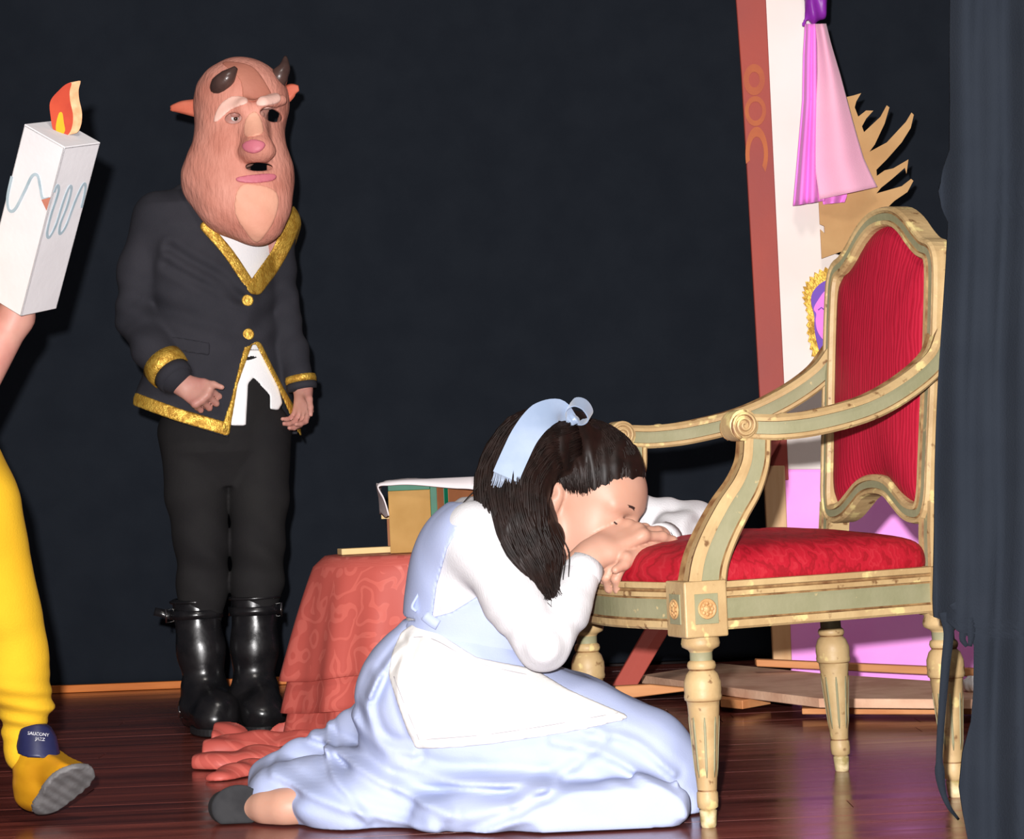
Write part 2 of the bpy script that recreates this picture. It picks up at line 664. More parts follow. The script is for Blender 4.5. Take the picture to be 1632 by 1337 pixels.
def moire(name, c1, c2, c3, sc, stretch, rot=(0, 0, 0)):
    m = mat(name, c1, rough=.6, spec=.25, sheen=.0)
    N, L = m.node_tree.nodes, m.node_tree.links
    b = N['Principled BSDF']
    tc = N.new('ShaderNodeTexCoord')
    mp = N.new('ShaderNodeMapping')
    mp.inputs['Scale'].default_value = stretch
    mp.inputs['Rotation'].default_value = rot
    L.new(tc.outputs['Object'], mp.inputs[0])
    wv = N.new('ShaderNodeTexWave')
    wv.bands_direction = 'Y'
    wv.inputs['Scale'].default_value = sc
    wv.inputs['Distortion'].default_value = 9.0
    wv.inputs['Detail'].default_value = 3.5
    wv.inputs['Detail Scale'].default_value = 1.3
    wv.inputs['Detail Roughness'].default_value = .45
    L.new(mp.outputs[0], wv.inputs[0])
    rp = N.new('ShaderNodeValToRGB')
    e = rp.color_ramp.elements
    e[0].position, e[0].color = .0, c2
    e[1].position, e[1].color = .22, c1
    k = e.new(.9)
    k.color = c1
    k = e.new(1.0)
    k.color = c3
    L.new(wv.outputs[1], rp.inputs[0])
    L.new(rp.outputs[0], b.inputs['Base Color'])
    bp = N.new('ShaderNodeBump')
    bp.inputs['Strength'].default_value = .18
    bp.inputs['Distance'].default_value = .003
    L.new(wv.outputs[1], bp.inputs['Height'])
    L.new(bp.outputs[0], b.inputs['Normal'])
    return m
M['velvet'] = moire('red_moire_velvet', (.36, .008, .028, 1), (.285, .005, .019, 1), (.40, .014, .037, 1), 10.0, (1.0, 3.2, .8))
M['velvet_seat'] = moire('red_moire_seat', (.33, .006, .016, 1), (.24, .004, .010, 1), (.37, .014, .024, 1), 11.0, (3.2, .7, 2.2))

def damask(name, c1, c2):
    m = mat(name, c1, rough=.42, spec=.4)
    N, L = m.node_tree.nodes, m.node_tree.links
    b = N['Principled BSDF']
    tc = N.new('ShaderNodeTexCoord')
    n1 = N.new('ShaderNodeTexNoise')
    n1.inputs['Scale'].default_value = 11
    n1.inputs['Detail'].default_value = 1
    L.new(tc.outputs['UV'], n1.inputs['Vector'])
    va = N.new('ShaderNodeVectorMath')
    va.operation = 'SCALE'
    va.inputs['Scale'].default_value = .16
    L.new(n1.outputs['Color'], va.inputs[0])
    vb = N.new('ShaderNodeVectorMath')
    vb.operation = 'ADD'
    L.new(tc.outputs['UV'], vb.inputs[0])
    L.new(va.outputs[0], vb.inputs[1])
    vo = N.new('ShaderNodeTexVoronoi')
    vo.inputs['Scale'].default_value = 9.5
    L.new(vb.outputs[0], vo.inputs['Vector'])
    wv = N.new('ShaderNodeMath')
    wv.operation = 'MULTIPLY'
    wv.inputs[1].default_value = 20
    L.new(vo.outputs['Distance'], wv.inputs[0])
    sn = N.new('ShaderNodeMath')
    sn.operation = 'SINE'
    L.new(wv.outputs[0], sn.inputs[0])
    rp = N.new('ShaderNodeValToRGB')
    rp.color_ramp.elements[0].position, rp.color_ramp.elements[0].color = .42, c1
    rp.color_ramp.elements[1].position, rp.color_ramp.elements[1].color = .60, c2
    L.new(sn.outputs[0], rp.inputs[0])
    L.new(rp.outputs[0], b.inputs['Base Color'])
    mr = N.new('ShaderNodeMapRange')
    mr.inputs[3].default_value, mr.inputs[4].default_value = .55, .32
    L.new(sn.outputs[0], mr.inputs[0])
    L.new(mr.outputs[0], b.inputs['Roughness'])
    return m
M['damask'] = damask('salmon_damask', (.46, .085, .066, 1), (.54, .118, .092, 1))

M['skin'] = mat('skin', (.43, .225, .155, 1), (.47, .26, .19, 1), 9, .5, spec=.35, sss=.12)
M['skin_pink'] = mat('pink_skin', (.50, .255, .20, 1), (.44, .19, .155, 1), 18, .5, spec=.35, sss=.12)
M['hair'] = mat('dark_brown_hair', (.0065, .0035, .0026, 1), (.013, .006, .0045, 1), 40, .52, spec=.24)
M['hair_black'] = mat('black_hair', (.012, .009, .008, 1), rough=.4)
M['lash'] = mat('lash', (.03, .012, .01, 1))
M['nail'] = mat('fingernail', (.72, .42, .38, 1), rough=.3, spec=.5)
M['lip'] = mat('lip', (.5, .18, .16, 1), rough=.4)
M['eye_white'] = mat('eye_white', (.75, .72, .7, 1), rough=.25, spec=.5)
M['iris'] = mat('iris', (.04, .018, .01, 1), rough=.2, spec=.6)
M['blouse'] = mat('white_ribbed_knit', (.50, .485, .50, 1), (.53, .52, .53, 1), 20, .85, spec=.2, bump=.25, bscale=120, bstretch=(3, 3, .4))
M['dress'] = mat('pale_blue_cotton', (.335, .385, .57, 1), (.365, .41, .59, 1), 9, .85, spec=.2, bump=.12, bscale=400)
M['apron'] = mat('off_white_cotton', (.56, .54, .52, 1), (.60, .58, .56, 1), 8, .85, spec=.2, bump=.15, bscale=300)
M['stitch'] = mat('grey_stitching', (.30, .28, .30, 1))
M['dress_seam'] = mat('blue_seam', (.20, .24, .40, 1))
M['slipper'] = mat('black_slipper', (.016, .016, .018, 1), (.026, .026, .028, 1), 30, .9)
M['ribbon'] = mat('pale_blue_satin', (.21, .27, .38, 1), (.27, .33, .44, 1), 14, .38, spec=.5, sheen=.3)
M['suit'] = mat('charcoal_suiting', (.020, .020, .026, 1), (.028, .027, .034, 1), 8, .85, spec=.2, bump=.2, bscale=350)
M['trouser'] = mat('black_trouser', (.011, .010, .011, 1), (.016, .015, .015, 1), 6, .85, spec=.15, bump=.15, bscale=300)
M['gold'] = mat('gold_braid', (.70, .43, .07, 1), (.42, .22, .025, 1), 70, .38, .55, metal=.55, spec=.5, bump=.6, bscale=220, thr=(.42, .62))
M['shirt'] = mat('white_shirt', (.80, .79, .80, 1), (.84, .83, .83, 1), 6, .8, bump=.1, bscale=200)
M['leather'] = mat('black_leather', (.006, .006, .007, 1), (.010, .009, .010, 1), 20, .22, .38, spec=.55, bump=.12, bscale=60)
M['rubber'] = mat('boot_sole', (.018, .017, .018, 1), rough=.6)
M['steel'] = mat('steel', (.55, .54, .52, 1), rough=.25, metal=1.0)
M['mask'] = mat('painted_mask', lin(212, 146, 128), lin(192, 122, 104), 9, .62, bump=.9, bscale=70, bstretch=(1.6, 1, .5))
M['mask_dark'] = mat('mask_brown_paint', lin(172, 108, 90), lin(186, 120, 100), 9, .6, bump=.4, bscale=40)
M['mask_pale'] = mat('mask_pale_paint', lin(240, 196, 182), lin(228, 178, 160), 9, .6, bump=.3, bscale=40)
M['mask_peach'] = mat('mask_peach_paint', lin(226, 168, 142), lin(214, 150, 126), 9, .6, bump=.4, bscale=40)
M['mask_ear'] = mat('mask_ear_paint', lin(190, 92, 68), lin(205, 112, 88), 12, .55, bump=.3, bscale=40)
M['mask_pink'] = mat('mask_pink_paint', lin(196, 108, 122), rough=.5, bump=.2)
M['horn'] = mat('horn_paint', lin(84, 62, 56), lin(66, 48, 44), 20, .3, spec=.5, bump=.3, bscale=60)
M['card_white'] = mat('white_painted_card', (.64, .62, .63, 1), (.60, .58, .59, 1), 10, .7, bump=.1, bscale=90)
M['card'] = mat('brown_cardboard', lin(198, 156, 106), lin(186, 143, 95), 10, .85, bump=.08, bscale=120)
M['card_edge'] = mat('cardboard_edge', lin(215, 165, 125), lin(190, 140, 100), 60, .9)
M['flame'] = mat('flame_orange', lin(170, 58, 30), lin(158, 48, 24), 20, .7)
M['flame_core'] = mat('flame_yellow', lin(196, 150, 12), lin(186, 132, 8), 20, .7)
M['wash_blue'] = mat('pale_blue_paint', lin(140, 158, 166), lin(162, 176, 184), 30, .7)
M['yellow'] = mat('yellow_fleece', (.62, .36, .012, 1), (.56, .31, .008, 1), 7, .9, bump=.15, bscale=250)
M['gold_foil'] = mat('gold_satin', (.74, .38, .016, 1), (.56, .25, .008, 1), 10, .3, .45, metal=.35, spec=.5, bump=.2, bscale=30)
M['navy'] = mat('navy_nylon', (.010, .011, .045, 1), (.016, .018, .06, 1), 20, .45)
M['letter'] = mat('grey_lettering', (.55, .55, .58, 1))
M['sole'] = mat('grey_corrugated_sole', (.16, .155, .155, 1), (.10, .095, .095, 1), 30, .8)
M['red_board'] = mat('red_brown_paint', lin(168, 74, 62), lin(150, 70, 66), 2.5, .6, bump=.1, bscale=60)
M['ochre'] = mat('ochre_paint', lin(186, 100, 52), lin(172, 84, 56), 14, .6)
M['cream_wall'] = mat('ivory_paint', lin(240, 230, 224), lin(232, 220, 212), 3, .7, bump=.06, bscale=40)
M['pink_wall'] = mat('pink_paint', lin(255, 170, 246), lin(250, 150, 238), 3, .6, bump=.06)
M['pink_pale'] = mat('pale_pink_fabric', lin(248, 182, 206), lin(244, 172, 200), 5, .8, sheen=.3, bump=.25, bscale=400)
M['pink_hot'] = mat('magenta_pink_fabric', lin(250, 140, 232), lin(244, 126, 224), 5, .7, sheen=.2)
M['purple'] = mat('purple_satin', lin(150, 48, 178), lin(128, 40, 150), 14, .4)
M['lilac'] = mat('violet_paint', lin(126, 88, 190), lin(116, 78, 178), 9, .7)
M['pine'] = mat('raw_pine', lin(214, 150, 98), lin(196, 128, 78), 8, .65, stretch=(.4, 4, 4), bump=.1, bscale=60)
M['pine_dusty'] = mat('dusty_plank', lin(226, 186, 156), lin(196, 150, 122), 8, .85, stretch=(1, 1, 1), bump=.3, bscale=90)
M['post'] = mat('pale_timber', lin(222, 184, 140), lin(205, 160, 112), 5, .65, stretch=(6, 6, .4))
M['book_green'] = mat('green_binding', lin(5, 98, 70), lin(3, 84, 58), 12, .5)
M['book_tan'] = mat('tan_card_cover', lin(170, 132, 76), lin(156, 118, 62), 12, .8, bump=.1)
M['book_brown'] = mat('brown_card_cover', lin(146, 92, 58), lin(128, 78, 48), 8, .7)
M['pale_wood'] = mat('pale_yellow_wood', lin(214, 186, 134), lin(204, 172, 116), 10, .7)
M['cloth_white'] = mat('white_cloth', (.64, .58, .59, 1), (.68, .62, .63, 1), 6, .9)
M['paper'] = mat('white_paper', (.75, .73, .74, 1), rough=.8)
M['black_plastic'] = mat('black_plastic', (.01, .01, .01, 1), rough=.4)
# ------------------------------------------------------------------ structure: floor boards
nt = M['plank'].node_tree
geo = nt.nodes.new('ShaderNodeNewGeometry')
oi = nt.nodes.new('ShaderNodeObjectInfo')
ml = nt.nodes.new('ShaderNodeVectorMath')
ml.operation = 'MULTIPLY_ADD'
cmb = nt.nodes.new('ShaderNodeCombineXYZ')
nt.links.new(oi.outputs['Random'], cmb.inputs[0])
nt.links.new(oi.outputs['Random'], cmb.inputs[2])
ml.inputs[1].default_value = (9, 9, 9)
nt.links.new(cmb.outputs[0], ml.inputs[0])
nt.links.new(geo.outputs['Position'], ml.inputs[2])
for l in list(nt.links):
    if l.from_node.type == 'TEX_COORD':
        s_ = l.to_socket
        nt.links.remove(l)
        nt.links.new(ml.outputs[0], s_)

V, F = box((0, 5.0, -.035), (3.2, 2.15, .025))
floor = tag(mk('floor', V, F, M['gap'], smooth=False), 'dark red-brown varnished stage floor of narrow boards', None, None, 'structure')
PW = .088
plank_mesh = []
for L in (1.5, 1.9, 2.3):
    V, F = box((0, 0, -.0055), (L / 2 - .001, PW / 2 - .0003, .0055))
    o = mk('plank', V, F, M['plank'], floor, smooth=False, local=True)
    plank_mesh.append([L, o, False])
y = 2.9
while y < 7.1:
    x = -3.15 - rng.random() * 1.2
    while x < 3.1:
        e = rng.choice(plank_mesh)
        loc = (x + e[0] / 2, y, rng.uniform(-.0002, .0002))
        if x + e[0] > -3.0 and abs(loc[0]) < 1.1 + .28 * y:
            if not e[2]:
                e[1].location = loc
                e[2] = True
            else:
                share(e[1], loc, parent=floor)
        x += e[0]
    y += PW
MW['floor'] = Matrix.Identity(4)

V, F = box((0, 7.30, 1.75), (3.2, .08, 1.8))
tag(mk('wall_back', V, F, M['gap'], smooth=False), 'dark wall behind the black backdrop', None, None, 'structure')

# back drape: one wide black cloth with shallow folds
def drape_back():
    xs = np.linspace(-3.1, 3.1, 260)
    zs = np.concatenate([np.linspace(.012, .3, 12), np.linspace(.36, 3.4, 26)])
    V, F = [], []
    for z in zs:
        for x in xs:
            a = .035 * math.sin(2.1 * x + .7) + .022 * math.sin(5.3 * x + 1.9 + .25 * z) + .012 * math.sin(11 * x + .5 * z)
            a += .010 * math.sin(17 * x + 2 * z) * math.exp(-z / .5) + .006 * math.sin(4 * z + 3 * x)
            V.append((x, 7.04 + a, z))
    n = len(xs)
    for j in range(len(zs) - 1):
        for i in range(n - 1):
            F.append((j * n + i, j * n + i + 1, (j + 1) * n + i + 1, (j + 1) * n + i))
    o = mk('stage_backdrop', V, F, M['drape'], origin=(0, 6.98, 0))
    solid(o, .004)
    tag(o, 'wide black cloth backdrop hanging across the back of the stage', 'curtain')
drape_back()

# orange batten lying along the foot of the backdrop
a, b = PF(60, 1106), PF(470, 1090)
dirv = (b - a).normalized()
a = a - dirv * .9
ctr = (a + b) / 2
nrm = Vector((-dirv.y, dirv.x, 0))
R = Matrix((dirv, nrm, (0, 0, 1))).transposed()
V, F = box(ctr + Vector((0, 0, .0125)), ((b - a).length / 2, .012, .0115), R)
o = mk('trim_1', V, F, M['orange'], smooth=False)
bevel(o, .002)
tag(o, 'thin orange wooden batten along the foot of the black backdrop', None, None, 'structure')

# ------------------------------------------------------------------ wing curtain on the right, torn at the bottom
def wing():
    t = thing('wing_curtain', 'grey-black wing curtain at far right, torn above the floor', 'curtain', (.83, 3.55, 0))
    Y0 = 3.55
    edge = [(-40, 1522), (150, 1522), (235, 1520), (262, 1512), (300, 1503), (325, 1507), (352, 1516), (420, 1513), (600, 1504), (850, 1497),
            (955, 1493), (985, 1494), (992, 1512), (1004, 1524), (1016, 1548), (1030, 1551), (1100, 1552), (1150, 1549), (1200, 1536), (1255, 1530), (1300, 1536), (1368, 1548)]
    ey = [e[0] for e in edge]
    ex = [e[1] for e in edge]
    ys = sorted(set(list(np.linspace(-40, 1366, 120)) + ey))
    V, F = [], []
    nu = 60
    for py in ys:
        xl = np.interp(py, ey, ex)
        for i in range(nu):
            u = i / (nu - 1)
            px = xl + (2050 - xl) * u ** 1.5
            q = P(px, py, Y0)
            w = (px - 1500) / 100
            dy = .030 * math.sin(w * 3.2 + .6 + .0006 * py) + .018 * math.sin(w * 7.1 + .0011 * py + 1) + .009 * math.sin(w * 13 + .002 * py)
            dy += .012 * math.sin(.011 * py + 2 * w)
            V.append((q.x, q.y + dy - .01, max(q.z, .004)))
    for j in range(len(ys) - 1):
        for i in range(nu - 1):
            F.append((j * nu + i, (j + 1) * nu + i, (j + 1) * nu + i + 1, j * nu + i + 1))
    o = mk('curtain_cloth', V, F, M['drape'], t)
    solid(o, .004)
    # frayed strand left of the tear, hanging to the floor
    pts = [P(x, y, Y0 + .01) for x, y in ((1508, 975), (1512, 1010), (1507, 1060), (1503, 1110), (1499, 1165), (1497, 1215), (1501, 1255), (1512, 1285))]
    pts.append(P(1528, 1306, Y0 + .03))
    path = cr(pts, 5)
    ws = np.interp(np.linspace(0, 1, len(path)), [0, .12, .4, .62, .66, .8, 1], [.012, .008, .006, .005, .008, .0045, .002])
    V, F, _ = sweep(path, [(-.15, -1), (.15, -1), (.15, 1), (-.15, 1)], (0, 1, 0), scale=ws)
    mk('torn_strand', V, F, M['drape'], t)
    for pp in ([(1528, 985), (1536, 1000), (1534, 1018), (1541, 1030)], [(1520, 960), (1530, 978), (1531, 1004)], [(1545, 985), (1548, 1010), (1546, 1030)]):
        path = cr([P(x, y, Y0 - .012) for x, y in pp], 5)
        V, F, _ = sweep(path, [(-.15, -1), (.15, -1), (.15, 1), (-.15, 1)], (0, 1, 0), scale=list(np.linspace(.009, .003, len(path))))
        mk('frayed_edge', V, F, M['drape'], t)
wing()

# ------------------------------------------------------------------ armchair
CH_LOC, CH_ROT = Vector((.2145, 4.10, 0)), 3.49
chair = thing('armchair', 'carved cream and sage armchair with red velvet seat and back', 'chair', CH_LOC, CH_ROT)
CM = MW[chair.name]
CMI = CM.inverted()
def CHP(px, py, yl):
    """pixel -> chair-local point on the vertical plane local y = yl"""
    d = CAM_R @ Vector(((px - W0 / 2) / FPX, -(py - H0 / 2) / FPX, -1.0))
    o, d = CMI @ CAM_O, CMI.to_3x3() @ d
    return o + d * ((yl - o.y) / d.y)
CSG = [M['cream'], M['sage'], M['groove']]
WF, WR, DEP = .262, .214, .498

leg_prof = [(.012, 0), (.0135, .004), (.0150, .028), (.0125, .030), (.0175, .034), (.0185, .045), (.0182, .058), (.0165, .061), (.0168, .064),
            (.0275, .205), (.0285, .214), (.0315, .216), (.0325, .222), (.0315, .227), (.0322, .235), (.0318, .246), (.0270, .260), (.0215, .266), (.0235, .269),
            (.0250, .274), (.0235, .280), (.0195, .283), (.0195, .297), (.0225, .301), (.0320, .306), (.0335, .312), (.0320, .320), (.0300, .324), (.0300, .345)]
def chair_leg(x, y, lean, sc=1.0):
    V, F = lathe([(r * sc, z) for r, z in leg_prof], 22)
    V = [(x + v[0] + lean * (1 - v[2] / .33), y + v[1], v[2]) for v in V]
    mi = []
    seg = 22
    for i in range(len(leg_prof) - 1):
        z = (leg_prof[i][1] + leg_prof[i + 1][1]) / 2
        m = 0
        if .283 < z < .297: m = 1
        if z < .029: m = 3
        if .0605 < z < .0635 or .214 < z < .2165 or .266 < z < .269: m = 2
        mi += [m] * seg
    mi += [3, 0]
    o = mk('leg', V, F, CSG + [M['dark_foot']], chair, mi=mi, local=True)
    o.modifiers.new('edge', 'EDGE_SPLIT').split_angle = math.radians(50)
    for k in range(8):
        a = 2 * math.pi * (k + .5) / 8
        z0, z1 = .085, .188
        pts = []
        for z in np.linspace(z0, z1, 8):
            r = np.interp(z, [.064, .205], [.0168, .0275]) * sc
            pts.append(Vector((x + r * math.cos(a) + lean * (1 - z / .33), y + r * math.sin(a), z)))
        w = [.3] + [1] * 6 + [.5]
        V2, F2, _ = sweep(pts, [(-.0022, -.0004), (.0022, -.0004), (.0022, .0007), (-.0022, .0007)], (-math.sin(a), math.cos(a), 0), scale=w)
        mk('flute', V2, F2, M['sage'], o, local=True)
    return o
chair_leg(0, WF, .0)
chair_leg(0, -WF, .0)
chair_leg(-DEP, WR, -.012, 1.04)
chair_leg(-DEP, -WR, -.012, 1.04)

# corner blocks with a rosette on each outer face
def rosette(parent, c, nx, ny):
    ax = Vector((nx, ny, 0))
    side = Vector((-ny, nx, 0))
    R = Matrix((side, (0, 0, 1), ax)).transposed()
    if R.determinant() < 0: R = Matrix((-side, (0, 0, 1), ax)).transposed()
    V, F = box(Vector(c) + ax * .0005, (.0215, .0255, .0012), R)
    o = mk('sage_panel', V, F, M['sage'], parent, smooth=False, local=True)
    bevel(o, .0006, 1)
    parts = []
    for prof in ([(.0125, 0), (.0165, .0015), (.0175, .0035), (.0160, .005), (.0140, .0042), (.0125, .003), (.006, .003), (.0048, .0055), (.001, .0065)],):
        v, f = lathe(prof, 20)
        parts.append(([Vector(c) + R @ Vector(q) for q in v], f))
    for k in range(8):
        a = 2 * math.pi * k / 8
        v, f = sphere((0, 0, 0), (.0035, .0035, .002), 8, 5)
        parts.append(([Vector(c) + R @ (Vector(q) + Vector((.0092 * math.cos(a), .0092 * math.sin(a), .0036))) for q in v], f))
    V, F = join(parts)
    mk('rosette', V, F, M['gold_chip'], parent, local=True)
for sy in (1, -1):
    V, F = box((.004, sy * WF, .3715), (.0395, .0395, .0475))
    o = mk('corner_block', V, F, M['cream'], chair, smooth=False, local=True)
    bevel(o, .003, 2)
    rosette(o, (.004, sy * (WF + .0395), .372), 0, sy)
    rosette(o, (.0435, sy * WF, .372), 1, 0)
    V, F = box((-DEP, sy * WR, .3715), (.030, .030, .044))
    o = mk('corner_block', V, F, M['cream'], chair, smooth=False, local=True)
    bevel(o, .003, 2)

rail_prof = [(-.041, -.018), (-.041, .016), (-.037, .020), (-.026, .020), (-.0245, .0145), (-.022, .0155), (.012, .0155), (.0145, .0145), (.016, .020),
             (.024, .020), (.026, .017), (.029, .017), (.031, .022), (.041, .022), (.041, -.018)]
rail_pm = [0, 0, 0, 2, 2, 1, 2, 0, 0, 2, 2, 0, 0, 0, 0]
def rail(name, path):
    V, F, mi = sweep(path, rail_prof, (0, 0, 1), pm=rail_pm)
    o = mk(name, V, F, CSG, chair, smooth=False, mi=mi, local=True)
    return o
ZR = .374
rail('side_rail', [(-DEP + .028, WR, ZR), (-DEP * .5, (WF + WR) / 2 + .004, ZR), (-.034, WF, ZR)])
rail('side_rail', [(-.034, -WF, ZR), (-DEP * .5, -(WF + WR) / 2 - .004, ZR), (-DEP + .028, -WR, ZR)])
fp = []
for i in range(17):
    u = i / 16
    fp.append((.004 + .048 * math.sin(math.pi * u), (WF - .036) * (1 - 2 * u), ZR))
rail('front_rail', fp)
rail('rear_rail', [(-DEP, -WR + .028, ZR), (-DEP, WR - .028, ZR)])

# seat cushion
def seat():
    out = []
    for i in range(25):
        u = i / 24
        out.append((.012 + .044 * math.sin(math.pi * u), (WF - .012) * (1 - 2 * u)))
    out += [(-.06, -WF + .006), (-.16, -WF + .012), (-.28, -WF + .022), (-.40, -WR - .006), (-.475, -WR + .004)]
    out += [(-.49, -WR + .03), (-.49, -.1), (-.49, 0), (-.49, .1), (-.49, WR - .03)]
    out += [(-.475, WR - .004), (-.40, WR + .006), (-.28, WF - .022), (-.16, WF - .012), (-.06, WF - .006)]
    o2 = np.array(out)
    c = np.array([-.23, 0])
    rings = [(.985, .400), (1.0, .414), (1.004, .428), (.995, .441), (.972, .453), (.93, .463), (.85, .472), (.7, .481), (.5, .487), (.3, .490), (.12, .491)]
    V, F = [], []
    n = len(o2)
    for k, (s, z) in enumerate(rings):
        for i, p in enumerate(o2):
            q = c + (p - c) * s
            zz = z + (.0035 * math.sin(41 * q[0] + 17 * q[1]) + .002 * math.sin(70 * q[1])) * (k > 2)
            V.append((q[0], q[1], zz))
    V.append((c[0], c[1], .491))
    for k in range(len(rings) - 1):
        for i in range(n):
            j = (i + 1) % n
            F.append((k * n + i, (k + 1) * n + i, (k + 1) * n + j, k * n + j))
    k = len(rings) - 1
    for i in range(n): F.append((k * n + i, k * n + n + 0 if False else len(V) - 1, k * n + (i + 1) % n))
    F.append(tuple(range(n)))
    o = mk('seat_cushion', V, F, M['velvet_seat'], chair, local=True)
    subsurf(o, 1)
seat()

arm_prof = [(-.017, -.022), (.017, -.022), (.0215, -.018), (.0215, -.0125), (.0180, -.0115), (.0180, .0095), (.0215, .0105), (.0215, .0165), (.0150, .0225), (.006, .020),
            (-.006, .020), (-.0150, .0225), (-.0215, .0165), (-.0215, .0105), (-.0180, .0095), (-.0180, -.0115), (-.0215, -.0125), (-.0215, -.018)]
arm_pm = [2, 0, 0, 2, 1, 2, 0, 0, 2, 0, 2, 0, 0, 2, 1, 2, 0, 0]
BX = lambda z: -.500 - .052 * (z - .45) / .6          # rake of the back
def arms():
    ys = [.268, .272, .266, .252, .236, .222]
    pxs = [(1192, 681), (1240, 681), (1300, 673), (1378, 651), (1438, 618), (1484, 578)]
    base = [CHP(p[0], p[1], y) for p, y in zip(pxs, ys)]
    e_ = base[-1]
    base.append(Vector((min(e_.x - .035, BX(e_.z + .04) + .012), .206, e_.z + .045)))
    sup_px = [(1118, 934), (1124, 896), (1138, 858), (1160, 815), (1184, 776), (1198, 738), (1201, 700)]
    sy = np.linspace(WF, .268, len(sup_px))
    sup = [CHP(p[0], p[1], y) for p, y in zip(sup_px, sy)]
    for s in (1, -1):
        fl = lambda q: Vector((q.x, q.y * s, q.z))
        path = cr([fl(q) for q in base], 7)
        V, F, mi = sweep(path, arm_prof, (0, 1, 0), pm=arm_pm, scale=list(np.linspace(1.0, 1.05, len(path))))
        arm = mk('armrest', V, F, CSG, chair, smooth=False, mi=mi, local=True)
        # volute at the front end
        c = fl(CHP(1178, 678, .268))
        parts = []
        for w, r in ((.024, .0235), (.0215, .0270)):
            v, f = lathe([(r * .9, -w), (r, -w + .002), (r, w - .002), (r * .9, w)], 24)
            parts.append(([c + Vector((q[0], q[2], q[1])) for q in v], f))
        V, F = join(parts)
        vol = mk('volute', V, F, M['cream'], arm, local=True)
        vol.modifiers.new('edge', 'EDGE_SPLIT').split_angle = math.radians(40)
        for side in (1, -1):
            sp = []
            for k in range(46):
                a = .35 * k - 1.2
                r = .0235 * (1 - k / 52)
                sp.append(c + Vector((r * math.cos(a), side * .0245, r * math.sin(a))))
            V, F = tube(sp, .0026, 6)
            mk('spiral', V, F, M['cream'], vol, local=True)
            sp2 = [q + Vector((.0018, -side * .0012, -.0014)) for q in sp]
            V, F = tube(sp2, .0026, 6)
            mk('spiral_groove', V, F, M['groove'], vol, local=True)
        # small leaf carved on top of the arm
        b = fl(CHP(1248, 662, .27))
        V, F = join([sphere(b, (.011, .012, .005)), sphere(b + Vector((-.017, 0, -.001)), (.014, .010, .004)), sphere(b + Vector((.012, 0, -.001)), (.006, .008, .004))])
        mk('carved_leaf', V, F, M['cream'], arm, local=True)
        pathS = cr([fl(q) for q in sup], 6)
        V, F, mi = sweep(pathS, arm_prof, (0, 1, 0), pm=arm_pm, scale=list(np.interp(np.linspace(0, 1, len(pathS)), [0, .15, .5, .8, 1], [1.55, 1.5, 1.35, 1.15, 1.1])))
        mk('arm_support', V, F, CSG, chair, smooth=False, mi=mi, local=True)
arms()

def chair_back():
    half = [(0, 1.072), (.045, 1.066), (.085, 1.046), (.120, 1.018), (.150, .998), (.178, .988), (.192, .966), (.196, .92), (.196, .82), (.193, .70), (.190, .60), (.188, .545),
            (.176, .513), (.150, .508), (.118, .516), (.085, .535), (.048, .556), (0, .563)]
    loop = half + [(-a, z) for a, z in reversed(half[1:-1])]
    sm = cr(loop, 3, closed=True)
    pathc = [Vector((BX(z), a, z)) for a, z in sm]
    prof = [(.020, -.026), (.026, -.021), (.026, -.012), (.0215, -.011), (.0225, .006), (.0195, .008), (.024, .013), (.024, .019), (.017, .022), (-.020, .022), (-.022, -.026)]
    pm = [0, 0, 2, 1, 2, 0, 0, 0, 0, 0, 0]
    # q points inward for this direction of travel; check by sign
    V, F, mi = sweep(pathc, [(p_, q_ * .78) for p_, q_ in prof], (1, 0, 0), closed=True, pm=pm)
    mk('back_frame', V, F, CSG, chair, smooth=False, mi=mi, local=True)
    c = np.array([0, .78])
    V, F = [], []
    rings = [(1.0, -.006), (.93, .006), (.88, .016), (.8, .023), (.62, .029), (.4, .033), (.2, .034), (.06, .034)]
    n = len(sm)
    pts = np.array(sm)
    # inset of the loop
    for s, dx in rings:
        for p in pts:
            q = c + (p - c) * s
            V.append((BX(q[1]) + dx, q[0], q[1]))
    for k in range(len(rings) - 1):
        for i in range(n):
            j = (i + 1) % n
            F.append((k * n + i, (k + 1) * n + i, (k + 1) * n + j, k * n + j))
    V.append((BX(c[1]) + .034, c[0], c[1]))
    for i in range(n): F.append(((len(rings) - 1) * n + i, len(V) - 1, (len(rings) - 1) * n + (i + 1) % n))
    F.append(tuple(range(n))[::-1])
    mk('back_cushion', V, F, M['velvet'], chair, local=True)
    for s in (1, -1):
        path = [Vector((BX(z) - .004, s * a, z)) for z, a in ((.33, .206), (.42, .200), (.47, .194), (.53, .192))]
        V, F, mi = sweep(path, [(.023, -.021), (.023, -.010), (.019, -.009), (.019, .009), (.023, .010), (.023, .021), (-.022, .021), (-.022, -.021)], (1, 0, 0), pm=[0, 2, 1, 2, 0, 0, 0, 0])
        mk('back_post', V, F, CSG, chair, smooth=False, mi=mi, local=True)
        path = [Vector((BX(z) - .004, s * a, z)) for z, a in ((.40, .217), (.52, .215), (.70, .217), (.85, .220), (.93, .219), (.985, .208))]
        V, F, mi = sweep(path, [(.012, -.006), (.016, 0), (.012, .006), (-.024, .006), (-.024, -.006)], (1, 0, 0))
        mk('outer_stile', V, F, M['cream'], chair, smooth=False, local=True)
chair_back()

